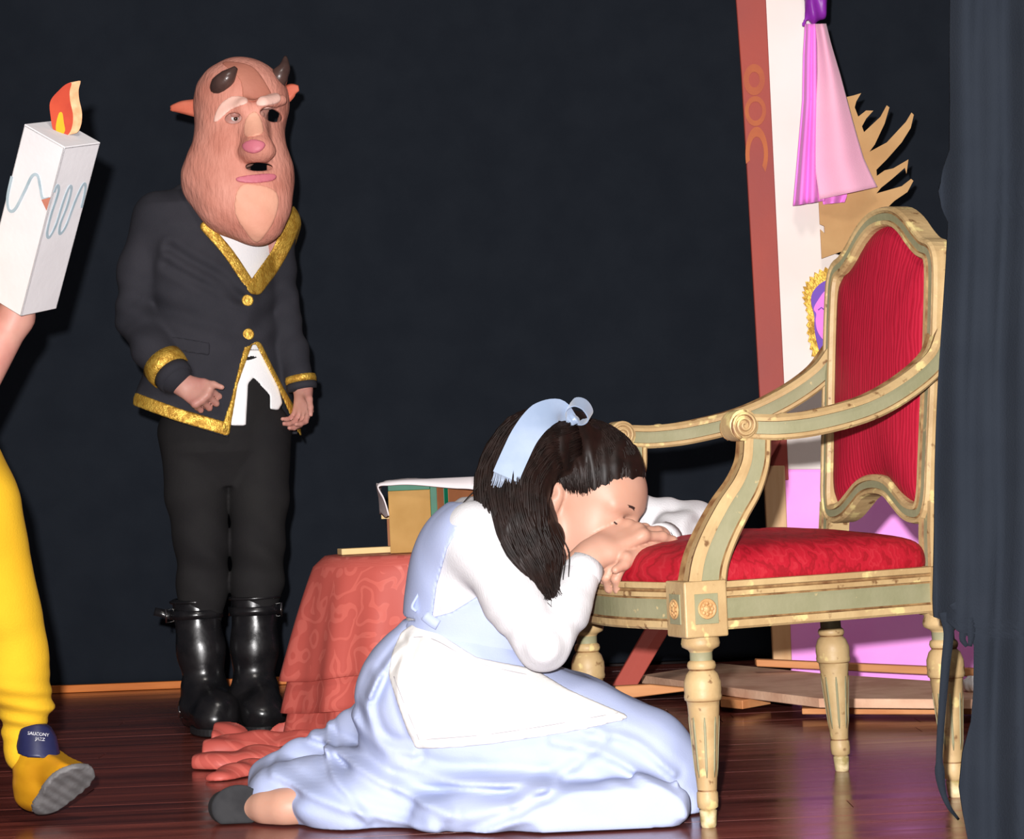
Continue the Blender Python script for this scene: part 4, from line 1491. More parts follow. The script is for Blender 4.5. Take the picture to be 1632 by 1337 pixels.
# skirt
def girl_skirt():
    S = SDF((P(395, 1200, 4.3).x, 3.84, -.005), (P(1135, 1200, 4.3).x, 4.52, P(800, 980, 4.1).z), .0045)
    # waist to hips
    S.chain([P(742, 1030, 4.12), P(728, 1090, 4.13), P(715, 1150, 4.14)], [.108, .130, .150], .06)
    S.ell(P(650, 1115, 4.16), (.085, .14, .105), None, .08)
    # thighs to the knees on the right
    S.chain([P(745, 1140, 4.06), P(900, 1180, 4.05), P(1020, 1213, 4.05)], [.115, .100, .088], .08)
    S.chain([P(745, 1130, 4.20), P(900, 1165, 4.19), P(1005, 1195, 4.19)], [.115, .090, .075], .08)
    # shins back to the left
    S.chain([P(1020, 1225, 4.05), P(850, 1260, 4.03), P(650, 1268, 4.06), P(520, 1262, 4.15), P(455, 1262, 4.21)], [.085, .075, .066, .055, .040], .07)
    S.chain([P(1000, 1215, 4.20), P(800, 1215, 4.24), P(600, 1195, 4.30), P(520, 1210, 4.30)], [.08, .085, .075, .05], .08)
    # cloth spread on the floor
    for px, py, r, z in ((620, 1290, .085, .03), (760, 1298, .09, .03), (900, 1298, .085, .03), (1020, 1290, .075, .035), (1078, 1262, .045, .04), (500, 1283, .07, .035), (560, 1290, .08, .035), (462, 1278, .05, .035), (1060, 1288, .035, .018)):
        q = PF(px, py, z)
        S.ell((q.x, q.y + .03, z), (r * 1.25, r * .8, z + .015), None, .05)
    S.chain([PF(1100, 1278, .012), PF(1060, 1290, .016), PF(985, 1305, .012)], [.013, .016, .012], .025)
    S.chain([P(470, 1215, 4.28), PF(432, 1246, .05), PF(440, 1270, .045)], [.035, .036, .040], .05)
    X, Y, Z = S.xyz()
    x2, z2 = S.ax[0][:, None], S.ax[2][None, :]
    folds = [  # (polyline in pixels, width m, height m)
        ([(560, 1150), (620, 1200), (700, 1225), (860, 1230)], .016, .012), ([(600, 1080), (585, 1130), (610, 1180), (660, 1195)], .014, .012),
        ([(480, 1195), (560, 1215), (640, 1250), (720, 1275)], .013, .011), ([(430, 1240), (520, 1268), (620, 1295), (700, 1305)], .013, .010),
        ([(640, 1240), (760, 1235), (900, 1240), (1000, 1260)], .015, .008), ([(880, 1170), (960, 1190), (1040, 1235), (1080, 1275)], .013, .009),
        ([(930, 1150), (1010, 1175), (1070, 1225)], .011, .007), ([(820, 1260), (900, 1215), (960, 1170)], .014, .007),
        ([(760, 1310), (850, 1275), (940, 1270), (1020, 1300)], .012, .008), ([(690, 1290), (800, 1265), (880, 1225)], .015, .006), ([(505, 1180), (520, 1220), (560, 1260), (590, 1300)], .011, .008),
        ([(640, 1030), (610, 1070), (590, 1110)], .009, .008), ([(655, 1015), (640, 1060), (640, 1110), (660, 1160)], .010, .007)]
    dd = 0
    for pl, w, hgt in folds:
        q = [(p.x, p.z) for p in (P(a, b, 4.03) for a, b in pl)]
        r = pline(cr(q, 4), x2, z2)
        w, hgt = w * .62, hgt * .62
        dd = dd - hgt * np.exp(-(r / w) ** 2) + .5 * hgt * np.exp(-((r - 2.1 * w) / w) ** 2)
    S.d = S.d + dd[:, None, :].astype(np.float32) + (.0025 * wob(X, Y, Z, 30, 6) + .0012 * wob(X, Y, Z, 75, 7)).astype(np.float32)
    for lx_, ly_ in ((0, WF), (0, -WF)):
        q = CM @ Vector((lx_, ly_, 0))
        S.cone(q, q + Vector((0, 0, .33)), .028, .050, .015, True)
    # small vertical gathers at the hem
    S.d = S.d + (.004 * np.sin(60 * X + 25 * Y) * np.exp(-(Z / .05) ** 2)).astype(np.float32)
    S.d = np.maximum(S.d, .0035 - Z).astype(np.float32)
    # apron = a layer over the skirt
    A = S.copy()
    SK = S
    V, F = S.mesh()
    skirt = mk('skirt', V, F, M['dress'], girl)
    q = [(p.x, p.z) for p in (P(a, b, 4.0) for a, b in [(636, 1012), (668, 988), (690, 1004), (760, 1046), (850, 1066), (905, 1096), (996, 1136), (1000, 1142), (960, 1150), (868, 1166), (780, 1180), (712, 1186), (664, 1190), (650, 1160), (634, 1118), (618, 1076), (624, 1040)])]
    reg = pipoly(q, x2, z2)[:, None, :]
    front = (Y - 4.26)
    A.d = np.maximum(np.maximum(np.maximum(A.d - .008, reg), -(A.d + .004)), front).astype(np.float32)
    V, F = A.mesh()
    ap = mk('apron', V, F, M['apron'], girl)
    drape_line('hem_stitching', A, [(668, 1179), (712, 1176), (780, 1170), (868, 1157), (940, 1144), (985, 1136)], 3.80, .0008, 'stitch', ap)
    drape_line('side_stitching', A, [(668, 1179), (656, 1150), (642, 1116), (628, 1078)], 3.80, .0008, 'stitch', ap)
    drape_line('waistband', A, [(646, 1016), (690, 1018), (760, 1056), (845, 1076)], 3.80, .0008, 'stitch', ap)
    # foot in a black slipper
    Sl = SDF((P(325, 1270, 4.25).x, 4.10, -.004), (P(440, 1270, 4.25).x, 4.42, .14), .003)
    Sl.chain([PF(408, 1290, .034), PF(385, 1288, .036), PF(358, 1286, .03)], [.038, .043, .030], .03)
    Sl.chain([PF(404, 1276, .065), PF(375, 1280, .05)], [.026, .030], .03)
    X, Y, Z = Sl.xyz()
    cut = P(426, 1270, 4.25).x
    Sl.d = np.maximum(np.maximum(Sl.d, .003 - Z), (X - cut) + .25 * (Z - .04)).astype(np.float32)
    V, F = Sl.mesh()
    mk('slipper', V, F, M['slipper'], girl)
girl_skirt()

# hair: scalp volume plus combed strands, half tied back with a ribbon
def girl_hair():
    S = SDF((P(740, 900, 4.0).x, 3.86, P(860, 990, 4.0).z), (P(1050, 800, 4.1).x, 4.24, P(900, 645, 4.1).z), .0036)
    c = GT(-.014, 0, .036)
    rr = Vector((.1000, .0780, .0885)) * GS
    S.ell(c, rr, GR, 0)
    X, Y, Z = S.xyz()
    # hairline: a sloping plane from above the ear to the forehead; behind the ear the hair runs down
    qx = [(X - GH.x), (Y - GH.y), (Z - GH.z)]
    Rm = np.array(GR)
    lx = (qx[0] * Rm[0, 0] + qx[1] * Rm[1, 0] + qx[2] * Rm[2, 0]) / GS
    ly = (qx[0] * Rm[0, 1] + qx[1] * Rm[1, 1] + qx[2] * Rm[2, 1]) / GS
    lz = (qx[0] * Rm[0, 2] + qx[1] * Rm[1, 2] + qx[2] * Rm[2, 2]) / GS
    line = np.interp(lx, [-.06, -.03, -.005, .03, .06, .085, .12], [-.11, -.020, .012, .018, .030, .038, .044])
    S.d = np.maximum(S.d - .012 * np.clip((lz - line) / .060, 0, 1) ** .8, (line + .006 - lz)).astype(np.float32)
    G = [P(905, 690, 4.07), P(850, 712, 4.04), P(818, 770, 4.00), P(822, 845, 3.965), P(848, 905, 3.955), P(866, 955, 3.955)]
    S.chain(G, [.045, .060, .060, .052, .040, .018], .03)
    S.chain([P(850, 715, 4.08), P(800, 765, 4.03), P(785, 775, 4.02)], [.05, .034, .018], .03)
    S.chain([P(850, 800, 4.06), P(876, 856, 4.0), P(886, 905, 3.985)], [.035, .022, .010], .02)
    X, Y, Z = S.xyz()
    S.d = S.d + (.0035 * wob(X, Y, Z * .25, 170, 4)).astype(np.float32)
    V, F = S.mesh()
    hair = mk('hair', V, F, M['hair'], girl)
    # strands
    def strand(path, r):
        path = [Vector(q) for q in path]
        m_ = len(path)
        V, F, _ = sweep(path, circ(r, 4), (.3, 1, .2), scale=[.25 + .75 * min(1, 4 * i / (m_ - 1)) if i < m_ / 2 else 1 - .65 * (2 * i / (m_ - 1) - 1) for i in range(m_)])
        return V, F
    parts = []
    B = Vector((-.49, 0, .87)).normalized()
    def surf(d, off):
        d = Vector(d)
        k = 1 / math.sqrt((d.x / rr.x) ** 2 + (d.y / rr.y) ** 2 + (d.z / rr.z) ** 2)
        return c + GR @ (d * (k + off))
    for i in range(520):
        x = rng.uniform(-.045, .086)
        if i % 3 == 0: x = rng.uniform(.07, .0885)
        z = float(np.interp(x, [-.06, -.03, -.005, .03, .06, .085, .12], [-.11, -.020, .012, .018, .030, .038, .044])) + rng.uniform(-.003, .03 if i % 2 else .004)
        q = Vector(((x + .014) * GS, 0, (z - .036) * GS))
        k = 1 - (q.x / rr.x) ** 2 - (q.z / rr.z) ** 2
        q.y = -math.sqrt(max(k, 0)) * rr.y * (1 if rng.random() < .75 else -1)
        s = q.normalized()
        e = (B + Vector((rng.gauss(0, .09), rng.gauss(0, .10), rng.gauss(0, .05)))).normalized()
        o_ = rng.uniform(.0105, .0135)
        st_ = .0 if i % 2 == 0 else .003
        path = []
        for k in range(10):
            t = k / 9
            path.append(surf(s.lerp(e, t).normalized(), st_ + (o_ - st_) * min(1, t * 2.0) ** .8))
        parts.append(strand(path, rng.uniform(.0009, .0018)))
    # long hanging strands in clumps
    Gs = [Vector(q) for q in cr(G + [P(872, 985, 3.955)], 4)]
    Rs = np.interp(np.linspace(0, 6, len(Gs)), range(7), [.047, .062, .062, .055, .044, .026, .012])
    fr_ = []
    for i in range(len(Gs)):
        t = (Gs[min(i + 1, len(Gs) - 1)] - Gs[max(i - 1, 0)]).normalized()
        n1 = (Vector((0, -1, 0)) + t * t.y).normalized()
        fr_.append((n1, t.cross(n1)))
    for cl_ in range(90):
        a = rng.uniform(-2.0, 2.0)
        ph, tw = rng.uniform(0, 6), rng.gauss(0, .18)
        for k in range(10):
            aa, rd = a + rng.gauss(0, .07), rng.uniform(.97, 1.07)
            end = rng.randrange(len(Gs) - 5, len(Gs))
            path = []
            for i in range(end):
                n1, n2 = fr_[i]
                th = aa + tw * i / 8 + .05 * math.sin(.9 * i + ph)
                path.append(Gs[i] + (n1 * math.cos(th) + n2 * math.sin(th)) * (Rs[i] * rd + .003 * math.sin(.8 * i + ph)))
            path.append(path[-1] + Vector((rng.gauss(0, .008), rng.gauss(0, .005), -.012)))
            parts.append(strand(path, rng.uniform(.0011, .0021)))
    # wisps towards the shoulder and by the cheek
    for k in range(70):
        o_ = Vector((rng.gauss(0, .014), rng.gauss(0, .012), rng.gauss(0, .012)))
        path = [P(858, 705, 4.03) + o_, P(825, 745, 3.99) + o_, P(802, 768, 3.975) + o_, P(786, 782, 3.97) + o_ * .9]
        parts.append(strand(cr(path, 4), .0014))
    for k in range(50):
        o_ = Vector((rng.gauss(0, .005), rng.gauss(0, .005), rng.gauss(0, .004)))
        path = [P(856, 800, 4.0) + o_, P(876, 850, 3.975) + o_, P(890, 885, 3.965) + o_ * 1.1, P(882, 930, 3.955) + o_ * 1.6, P(886, 955, 3.955) + o_ * 2]
        parts.append(strand(cr(path, 4), .0013))
    V, F = join(parts)
    st = mk('hair_strands', V, F, M['hair'], hair)
    tag(st, kind='stuff')
    # ribbon
    rib = None
    def band(name, pts, ws, par, nv=(0, 1, 0), m='ribbon', flat=False):
        path = cr(pts, 6)
        wsc = list(np.interp(np.linspace(0, 1, len(path)), np.linspace(0, 1, len(ws)), ws))
        V, F, _ = sweep(path, [(-1, -.06), (1, -.06), (1, .06), (-1, .06)] if flat else [(-.045, -1), (.02, -.5), (.045, 0), (.02, .5), (-.045, 1), (-.09, 1), (-.03, .5), (-.005, 0), (-.03, -.5), (-.09, -1)], nv, scale=wsc)
        o = mk(name, V, F, M[m], par)
        o.modifiers.new('edge', 'EDGE_SPLIT').split_angle = math.radians(35)
        return o
    rib = band('ribbon_tail', [P(912, 668, 4.03), P(890, 654, 4.00), P(862, 664, 3.975), P(838, 692, 3.955), P(820, 728, 3.94), P(806, 760, 3.93)], [.010, .020, .025, .024, .024, .024], girl)
    fr = []
    for k in range(26):
        t = k / 25
        a = P(788 + 40 * t, 752 + 16 * t, 3.93)
        b = a + Vector((-.006 + rng.gauss(0, .002), rng.gauss(0, .002), -.014 - rng.random() * .012))
        fr.append(tube([a, (a + b) / 2 + Vector((.001, 0, 0)), b], .0008, 4))
    V, F = join(fr)
    tag(mk('ribbon_fringe', V, F, M['ribbon'], rib), kind='stuff')
    band('ribbon_loop', [P(906, 668, 4.03), P(904, 652, 4.015), P(916, 642, 4.01), P(932, 646, 4.015), P(941, 662, 4.02), P(932, 672, 4.03), P(914, 672, 4.035)], [.012, .015, .017, .018, .016, .013, .011], rib, (.35, 1, .5), flat=True)
    S = SDF(P(890, 690, 4.07) - Vector((0, .07, 0)), P(935, 645, 4.07) + Vector((.02, .03, .02)), .003)
    S.ell(P(911, 670, 4.03), (.016, .014, .012), None, 0)
    X, Y, Z = S.xyz()
    S.d = S.d + (.002 * np.sin(500 * X + 300 * Z)).astype(np.float32)
    V, F = S.mesh()
    mk('ribbon_knot', V, F, M['ribbon'], rib)
girl_hair()
# ------------------------------------------------------------------ standing performer in a braided jacket and animal mask
MY = 5.69
man = person('performer in gold-braided black jacket, black boots and horned animal mask', tuple(PF(372, 1160)))
YAW = math.radians(24)
def man_build():
    c0 = lambda px, py, dy=0.0: P(px, py, MY + dy)
    # ---- body: head, neck, torso, arms, hands and legs in one surface
    S = SDF((c0(165, 600).x, 5.36, 0), (c0(510, 600).x, 5.98, c0(380, 80).z), .0042)
    HR = frame((.42, -.86, -.26), (.10, -.22, .96))
    HC = c0(376, 184, -.045)
    T = head(S, HC, HR, 1.0)
    S.cone(c0(358, 260, .02), c0(345, 330, .04), .050, .055, .03)
    S.chain([c0(338, 370, .05), c0(338, 450, .04), c0(348, 600, .04)], [.075, .075, .08], .03)
    shL, elL, wrL = c0(252, 352, .0), c0(219, 503, .0), c0(284, 606, -.12)
    shR, elR, wrR = c0(436, 364, .06), c0(449, 500, .085), c0(480, 612, .03)
    S.cone(c0(320, 360, .04), shL, .05, .042, .03)
    S.cone(c0(370, 360, .04), shR, .05, .040, .03)
    S.chain([shL, elL, wrL], [.040, .034, .026], .02)
    S.chain([shR, elR, wrR], [.038, .032, .026], .02)
    f = Vector((.80, -.35, -.50))
    hand(S, c0(288, 612, -.125), f, (-.25, -.86, .42), -1, [(1.15, 1.3, .7), (1.2, 1.35, .7), (1.25, 1.35, .7), (1.3, 1.35, .7)], .86, thumb_dir=(.75, -.35, -.05))
    hand(S, c0(483, 614, .03), (-.05, -.15, -1), (.6, .75, 0), 1, [(.5, .6, .3), (.5, .6, .3), (.6, .6, .3), (.6, .6, .3)], .8)
    S.chain([c0(310, 650, .03), c0(317, 830, .005), c0(318, 1000, .02), c0(318, 1130, .02)], [.060, .045, .040, .038], .02)
    S.chain([c0(405, 650, .05), c0(411, 830, .03), c0(406, 1000, .03), c0(405, 1130, .03)], [.055, .045, .040, .038], .02)
    V, F = S.mesh()
    body = mk('body', V, F, M['skin_pink'], man)
    for s in (-1, 1):
        V, F = sphere(T(.080, .032 * s, .004), .0125, 14, 10)
        e = mk('eye', V, F, M['eye_white'], body)
        V, F = sphere(T(.0905, .032 * s, .001), .0055, 12, 8)
        mk('iris', V, F, M['iris'], e)
        V, F = sphere(T(.0815, .032 * s, .0125), .0142, 14, 10)
        mk('eyelid', V, F, M['skin_pink'], e)
        br = [T(.098, .012 * s, .021), T(.095, .028 * s, .029), T(.084, .046 * s, .026)]
        V, F = tube([tuple(q) for q in cr(br, 4)], .003, 6)
        mk('eyebrow', V, F, M['lash'], body)
    Sh = SDF(tuple(HC - Vector((.14, .14, .12))), tuple(HC + Vector((.14, .16, .16))), .005)
    Sh.ell(T(-.02, 0, .04), (.105, .084, .092), HR, 0)
    X, Y, Z = Sh.xyz()
    lx = (X - HC.x) * HR[0][0] + (Y - HC.y) * HR[1][0] + (Z - HC.z) * HR[2][0]
    lz = (X - HC.x) * HR[0][2] + (Y - HC.y) * HR[1][2] + (Z - HC.z) * HR[2][2]
    Sh.d = np.maximum(np.maximum(Sh.d, (lx - .045) * .8 - (lz - .06) * .6), -.06 - lz).astype(np.float32)
    V, F = Sh.mesh()
    mk('hair', V, F, M['hair_black'], man)
    # ---- trousers
    S = SDF((c0(235, 700).x, 5.48, c0(330, 1035).z), (c0(490, 700).x, 5.92, c0(330, 560).z), .005)
    S.column([(c0(350, 775).z, c0(361, 700).x, MY + .01, .075, .050), (c0(350, 720).z, c0(358, 700).x, MY + .02, .140, .10), (c0(350, 640).z, c0(354, 640).x, MY + .03, .142, .11), (c0(350, 570).z, c0(350, 570).x, MY + .03, .14, .11)], YAW, .04)
    S.chain([c0(308, 690, .02), c0(313, 790, .0), c0(322, 880, .0), c0(323, 940, .015), c0(318, 985, .02), c0(318, 1025, .02)], [.090, .077, .066, .063, .053, .05], .012)
    S.chain([c0(412, 690, .04), c0(413, 790, .02), c0(411, 880, .02), c0(410, 930, .03), c0(406, 975, .03), c0(406, 1020, .03)], [.082, .074, .066, .066, .053, .05], .012)
    X, Y, Z = S.xyz()
    zk = c0(330, 890).z
    S.d = S.d + (.0035 * np.sin(62 * Z + 45 * X + 30 * Y) * np.exp(-((Z - zk) / .10) ** 2) + .004 * wob(X, Y, Z, 22, 9)).astype(np.float32)
    V, F = S.mesh()
    mk('trousers', V, F, M['trouser'], man)
    # ---- jacket
    S = SDF((c0(165, 600).x, 5.40, c0(300, 708).z), (c0(505, 600).x, 5.96, c0(330, 262).z), .0042)
    rows = []
    for py, px, a, b in ((300, 345, .085, .07), (325, 341, .150, .09), (360, 340, .172, .105), (430, 340, .170, .112), (500, 343, .160, .108), (560, 343, .170, .115), (630, 338, .204, .128), (705, 338, .226, .138)):
        q = c0(px, py)
        rows.append((q.z, q.x, MY + .03, a, b))
    S.column(rows, YAW, .03)
    torso = S.copy()
    S.cone(c0(300, 338, .03), c0(256, 345, .0), .062, .060, .05)
    S.cone(c0(385, 335, .03), c0(440, 356, .06), .066, .056, .05)
    S.chain([c0(252, 350, .0), c0(226, 430, .01), c0(219, 505, .0)], [.062, .056, .053], .03)
    S.chain([c0(219, 505, .0), c0(243, 555, -.07), c0(277, 600, -.118)], [.053, .050, .044], .02)
    S.chain([c0(436, 362, .06), c0(441, 430, .08), c0(449, 500, .085)], [.052, .046, .043], .02)
    S.chain([c0(449, 500, .085), c0(464, 560, .06), c0(476, 604, .03)], [.043, .040, .036], .02)
    X, Y, Z = S.xyz()
    fr_ = (Y - (MY + .03) - (X - c0(338, 500).x) * .45)           # negative in front of the side seams
    x2, z2 = S.ax[0][:, None], S.ax[2][None, :]
    def poly(px, Yp=MY - .10): return [(q.x, q.z) for q in (P(a, b, Yp) for a, b in px)]
    outl = pipoly(poly([(150, 250), (520, 250), (520, 640), (489, 655), (474, 692), (466, 690), (366, 697), (290, 673), (204, 641), (206, 615), (150, 600)], MY - .02), x2, z2)
    notch = pipoly(poly([(397, 546), (404, 546), (436, 612), (468, 692), (470, 760), (340, 760), (364, 694), (376, 612)]), x2, z2)[:, None, :]
    vee = pipoly(poly([(322, 352), (366, 412), (401, 462), (432, 405), (470, 312), (470, 200), (322, 200)]), x2, z2)[:, None, :]
    # creases
    eL = c0(205, 510)
    r = np.sqrt((X - eL.x) ** 2 + (Z - eL.z) ** 2)
    crease = .0030 * np.sin(95 * (Z + .45 * X)) * np.exp(-(r / .10) ** 2)
    eR = c0(460, 500)
    r = np.sqrt((X - eR.x) ** 2 + (Z - eR.z) ** 2)
    crease = crease + .0028 * np.sin(90 * (Z - .4 * X)) * np.exp(-(r / .09) ** 2)
    for pl, w, hgt in (([(270, 395), (300, 415), (345, 440), (380, 470)], .012, .007), ([(265, 420), (320, 450), (385, 478)], .012, .005), ([(240, 480), (300, 505), (380, 530)], .016, .004), ([(450, 470), (420, 495), (398, 530)], .014, .004)):
        rr_ = pline(cr(poly(pl), 3), x2, z2)
        crease = crease + (hgt * (np.exp(-(rr_ / w) ** 2) - .7 * np.exp(-((rr_ - 2 * w) / w) ** 2)))[:, None, :] * (fr_ < 0)
    S.d = (S.d + crease + .002 * wob(X, Y, Z, 35, 12)).astype(np.float32)
    full = S.copy()
    d = np.maximum(S.d, outl[:, None, :])
    d = np.maximum(d, -np.maximum(notch, fr_))
    d = np.maximum(d, -np.maximum(vee, fr_))
    # hollow hem and wrists
    d = np.maximum(d, -np.maximum(torso.d + .012, Z - c0(340, 560).z))
    S.d = d.astype(np.float32)
    V, F = S.mesh()
    jac = mk('jacket', V, F, M['suit'], man)
    # pocket flaps and front edge seam
    def shell(name, region, m, parent, off=.004, front=True, base=None):
        q = (base or full).copy()
        dd = np.maximum(np.maximum(q.d - off, region), -(q.d + .005))
        if front: dd = np.maximum(dd, fr_ - .0)
        q.d = dd.astype(np.float32)
        if not (q.d < 0).any(): return None
        V, F = largest(*q.mesh())
        return mk(name, V, F, M[m], parent)
    def bandreg(pl, w, Yp=MY - .10, n=4):
        return (pline(cr(poly(pl, Yp), n), x2, z2) - w)[:, None, :]
    tf = torso.copy()
    tf.d = (tf.d + .002 * wob(X, Y, Z, 35, 12)).astype(np.float32)
    shell('pocket_flap', pipoly(poly([(262, 534), (334, 546), (333, 566), (262, 556)]), x2, z2)[:, None, :], 'suit', jac, .005, base=tf)
    shell('gold_lapel', bandreg([(326, 360), (362, 402), (398, 458)], .013), 'gold', jac, .006, base=tf)
    shell('gold_lapel', np.maximum(bandreg([(472, 308), (448, 372), (428, 412), (402, 455)], .0185), -vee * 0 - 1), 'gold', jac, .007)
    shell('gold_front_edge', np.maximum(bandreg([(394, 552), (384, 595), (374, 640), (360, 686)], .0125), -notch - .0015), 'gold', jac, .005, base=tf)
    shell('gold_front_edge', np.maximum(np.maximum(bandreg([(404, 550), (430, 606), (452, 650), (472, 690)], .0135), -notch - .0015), outl[:, None, :]), 'gold', jac, .005, base=tf)
    shell('gold_hem', np.maximum((pline(poly([(150, 612), (205, 632), (290, 662), (364, 684)], MY - .05), x2, z2) - .016)[:, None, :], np.maximum(outl[:, None, :] - .002, -notch - .001)), 'gold', jac, .005, base=tf)
    shell('gold_hem', np.maximum((pline(poly([(470, 684), (486, 648), (500, 620)], MY - .05), x2, z2) - .014)[:, None, :], np.maximum(outl[:, None, :] - .002, -notch - .001)), 'gold', jac, .005, base=tf)
    # cuffs with braid
    def ring(a, b, r0, r1, m, name):
        a, b = Vector(a), Vector(b)
        ax = (b - a).normalized()
        V, F, _ = sweep([a, a + (b - a) * .5, b, b - ax * .003], circ(1, 28), ax.orthogonal(), scale=[r0, (r0 + r1) / 2 + .0015, r1, r1 * .85])
        return mk(name, V, F, M[m], jac)
    ring(c0(259, 578, -.095), c0(273, 595, -.112), .0555, .0520, 'gold', 'gold_cuff')
    ring(c0(273, 595, -.112), c0(283, 607, -.124), .0485, .0440, 'suit', 'cuff_edge')
    ring(c0(478, 600, .03), c0(480, 611, .028), .0400, .0395, 'gold', 'gold_cuff')
    ring(c0(480, 611, .028), c0(482, 622, .026), .0385, .0370, 'suit', 'cuff_edge')
    # two gold buttons
    for px, py in ((394, 479), (395, 533)):
        q = c0(px, py)
        # find the jacket surface along the viewing ray
        ray = (q - CAM_O).normalized()
        t = (5.45 - CAM_O.y) / ray.y
        for _ in range(200):
            pt = CAM_O + ray * t
            i = [int(round((pt[k] - full.lo[k]) / full.h)) for k in range(3)]
            if full.d[tuple(i)] < 0: break
            t += .002
        nrm = Vector((.35, -.93, .05)).normalized()
        Rb = frame(nrm, (0, 0, 1))
        v, f_ = lathe([(.012, -.003), (.0145, .001), (.0150, .004), (.0125, .0065), (.0095, .0055), (.004, .0055), (.001, .007)], 20)
        V = [pt + nrm * .001 + Rb @ Vector((w_[2], w_[0], w_[1])) for w_ in v]
        mk('button', V, f_, M['gold'], jac)
    # ---- white shirt under the jacket, tail hanging out
    B = torso
    dd = B.d + np.where(Z < c0(395, 560).z, .003, .016)
    shirt_low = pipoly(poly([(330, 200), (500, 200), (492, 440), (420, 560), (436, 612), (442, 640), (436, 652), (424, 650), (424, 628), (400, 600), (392, 610), (389, 678), (367, 678), (366, 640), (380, 560), (330, 460)]), x2, z2)[:, None, :]
    B.d = np.maximum(np.maximum(np.maximum(dd, shirt_low), -(dd + .014)), fr_ + .006).astype(np.float32)
    V, F = B.mesh()
    sh = mk('shirt', V, F, M['shirt'], man)
    # ---- boots
    for nm, top, ank, heel, toe in ((0, (312, 956, .02), (328, 1112, .0), (322, 1152, .045), (342, 1156, -.115)), (1, (406, 950, .03), (405, 1112, .01), (402, 1152, .055), (418, 1158, -.105))):
        a, b = c0(*top), c0(*ank)
        h_, t_ = c0(*heel), c0(*toe)
        h_.z, t_.z = .035, .035
        S = SDF((min(a.x, b.x) - .11, MY - .22, -.002), (max(a.x, t_.x) + .11, MY + .16, a.z + .03), .0042)
        S.chain([a + Vector((0, 0, .0)), a.lerp(b, .5), b], [.060, .055, .048], .03)
        S.cone(b, h_ + Vector((0, 0, .01)), .050, .042, .04)
        S.cone(h_ + Vector((0, 0, .005)), t_ + Vector((0, .03, .010)), .042, .043, .05)
        S.ell(t_ + Vector((0, .03, .012)), (.050, .062, .045), None, .03)
        S.cone(b + Vector((0, -.01, -.01)), t_ + Vector((0, .05, .03)), .046, .036, .05)
        X, Y, Z = S.xyz()
        S.d = S.d + (.003 * np.sin(90 * Z + 30 * X) * np.exp(-((Z - b.z) / .05) ** 2) + .0015 * wob(X, Y, Z, 40, 21 + nm)).astype(np.float32)
        S.d = np.maximum(np.maximum(S.d, .016 - Z), Z - a.z + .1 * (X - a.x)).astype(np.float32)
        V, F = S.mesh()
        boot = mk('boot', V, F, M['leather'], man)
        # rim, sole, heel, straps and buckles
        V, F, _ = sweep([a + Vector((.063 * math.cos(t), .063 * math.sin(t), -.003)) for t in np.linspace(0, 2 * math.pi, 28, endpoint=False)], circ(.0042, 6), (0, 0, 1), closed=True)
        mk('rim', V, F, M['leather'], boot)
        ctr = Vector((h_.x + .0, h_.y, 0))
        out = []
        for t in np.linspace(0, 2 * math.pi, 30, endpoint=False):
            u = (1 - math.cos(t)) / 2
            w_ = .048 if u > .5 else .043
            cx_ = h_.lerp(t_, u)
            out.append(Vector((cx_.x + w_ * math.sin(t), h_.y + .045 + (t_.y - .035 - h_.y - .045) * u, .003)))
        V, F = hexa(out, [q + Vector((0, 0, .018)) for q in out])
        bevel(mk('sole', V, F, M['rubber'], boot, smooth=False), .003, 2)
        q = b + Vector((0, 0, -.03))
        V, F, _ = sweep([q + Vector((.056 * math.cos(t), .060 * math.sin(t) - .012, .012 * math.sin(t))) for t in np.linspace(0, 2 * math.pi, 28, endpoint=False)], [(-.010, -.002), (.010, -.002), (.010, .003), (-.010, .003)], (0, 0, 1), closed=True)
        mk('instep_strap', V, F, M['leather'], boot)
        sgn = -1 if nm == 0 else 1
        q = a + Vector((0, 0, -.035))
        V, F, _ = sweep([q + Vector((.066 * math.cos(t), .066 * math.sin(t), 0)) for t in np.linspace(0, 2 * math.pi, 28, endpoint=False)], [(-.011, -.002), (.011, -.002), (.011, .003), (-.011, .003)], (0, 0, 1), closed=True)
        mk('top_strap', V, F, M['leather'], boot)
        for bc, hh in ((q + Vector((sgn * .062, -.030, 0)), .016), (b + Vector((sgn * .056, -.018, -.03)), .014)):
            lo_ = [bc + Vector((sgn * .008 * x_, -.012 * x_ * 0 + .0, z_)) + Vector((0, -.010, 0)) * (1 if x_ > 0 else -1) for x_, z_ in ((-1, -hh), (1, -hh), (1, hh), (-1, hh))]
            V, F, _ = sweep(lo_, circ(.0026, 6), Vector((.6 * sgn, -.8, 0)), closed=True)
            mk('buckle', V, F, M['steel'], boot)
        if nm == 0:
            V, F, _ = sweep(cr([q + Vector((-.060, -.03, 0)), q + Vector((-.082, -.035, .008)), q + Vector((-.100, -.03, .012))], 4), [(-.010, -.002), (.010, -.002), (.010, .002), (-.010, .002)], (0, .3, 1))
            mk('strap_end', V, F, M['leather'], boot)
    return HC, HR, T, body
HC, HR, HT, MBODY = man_build()

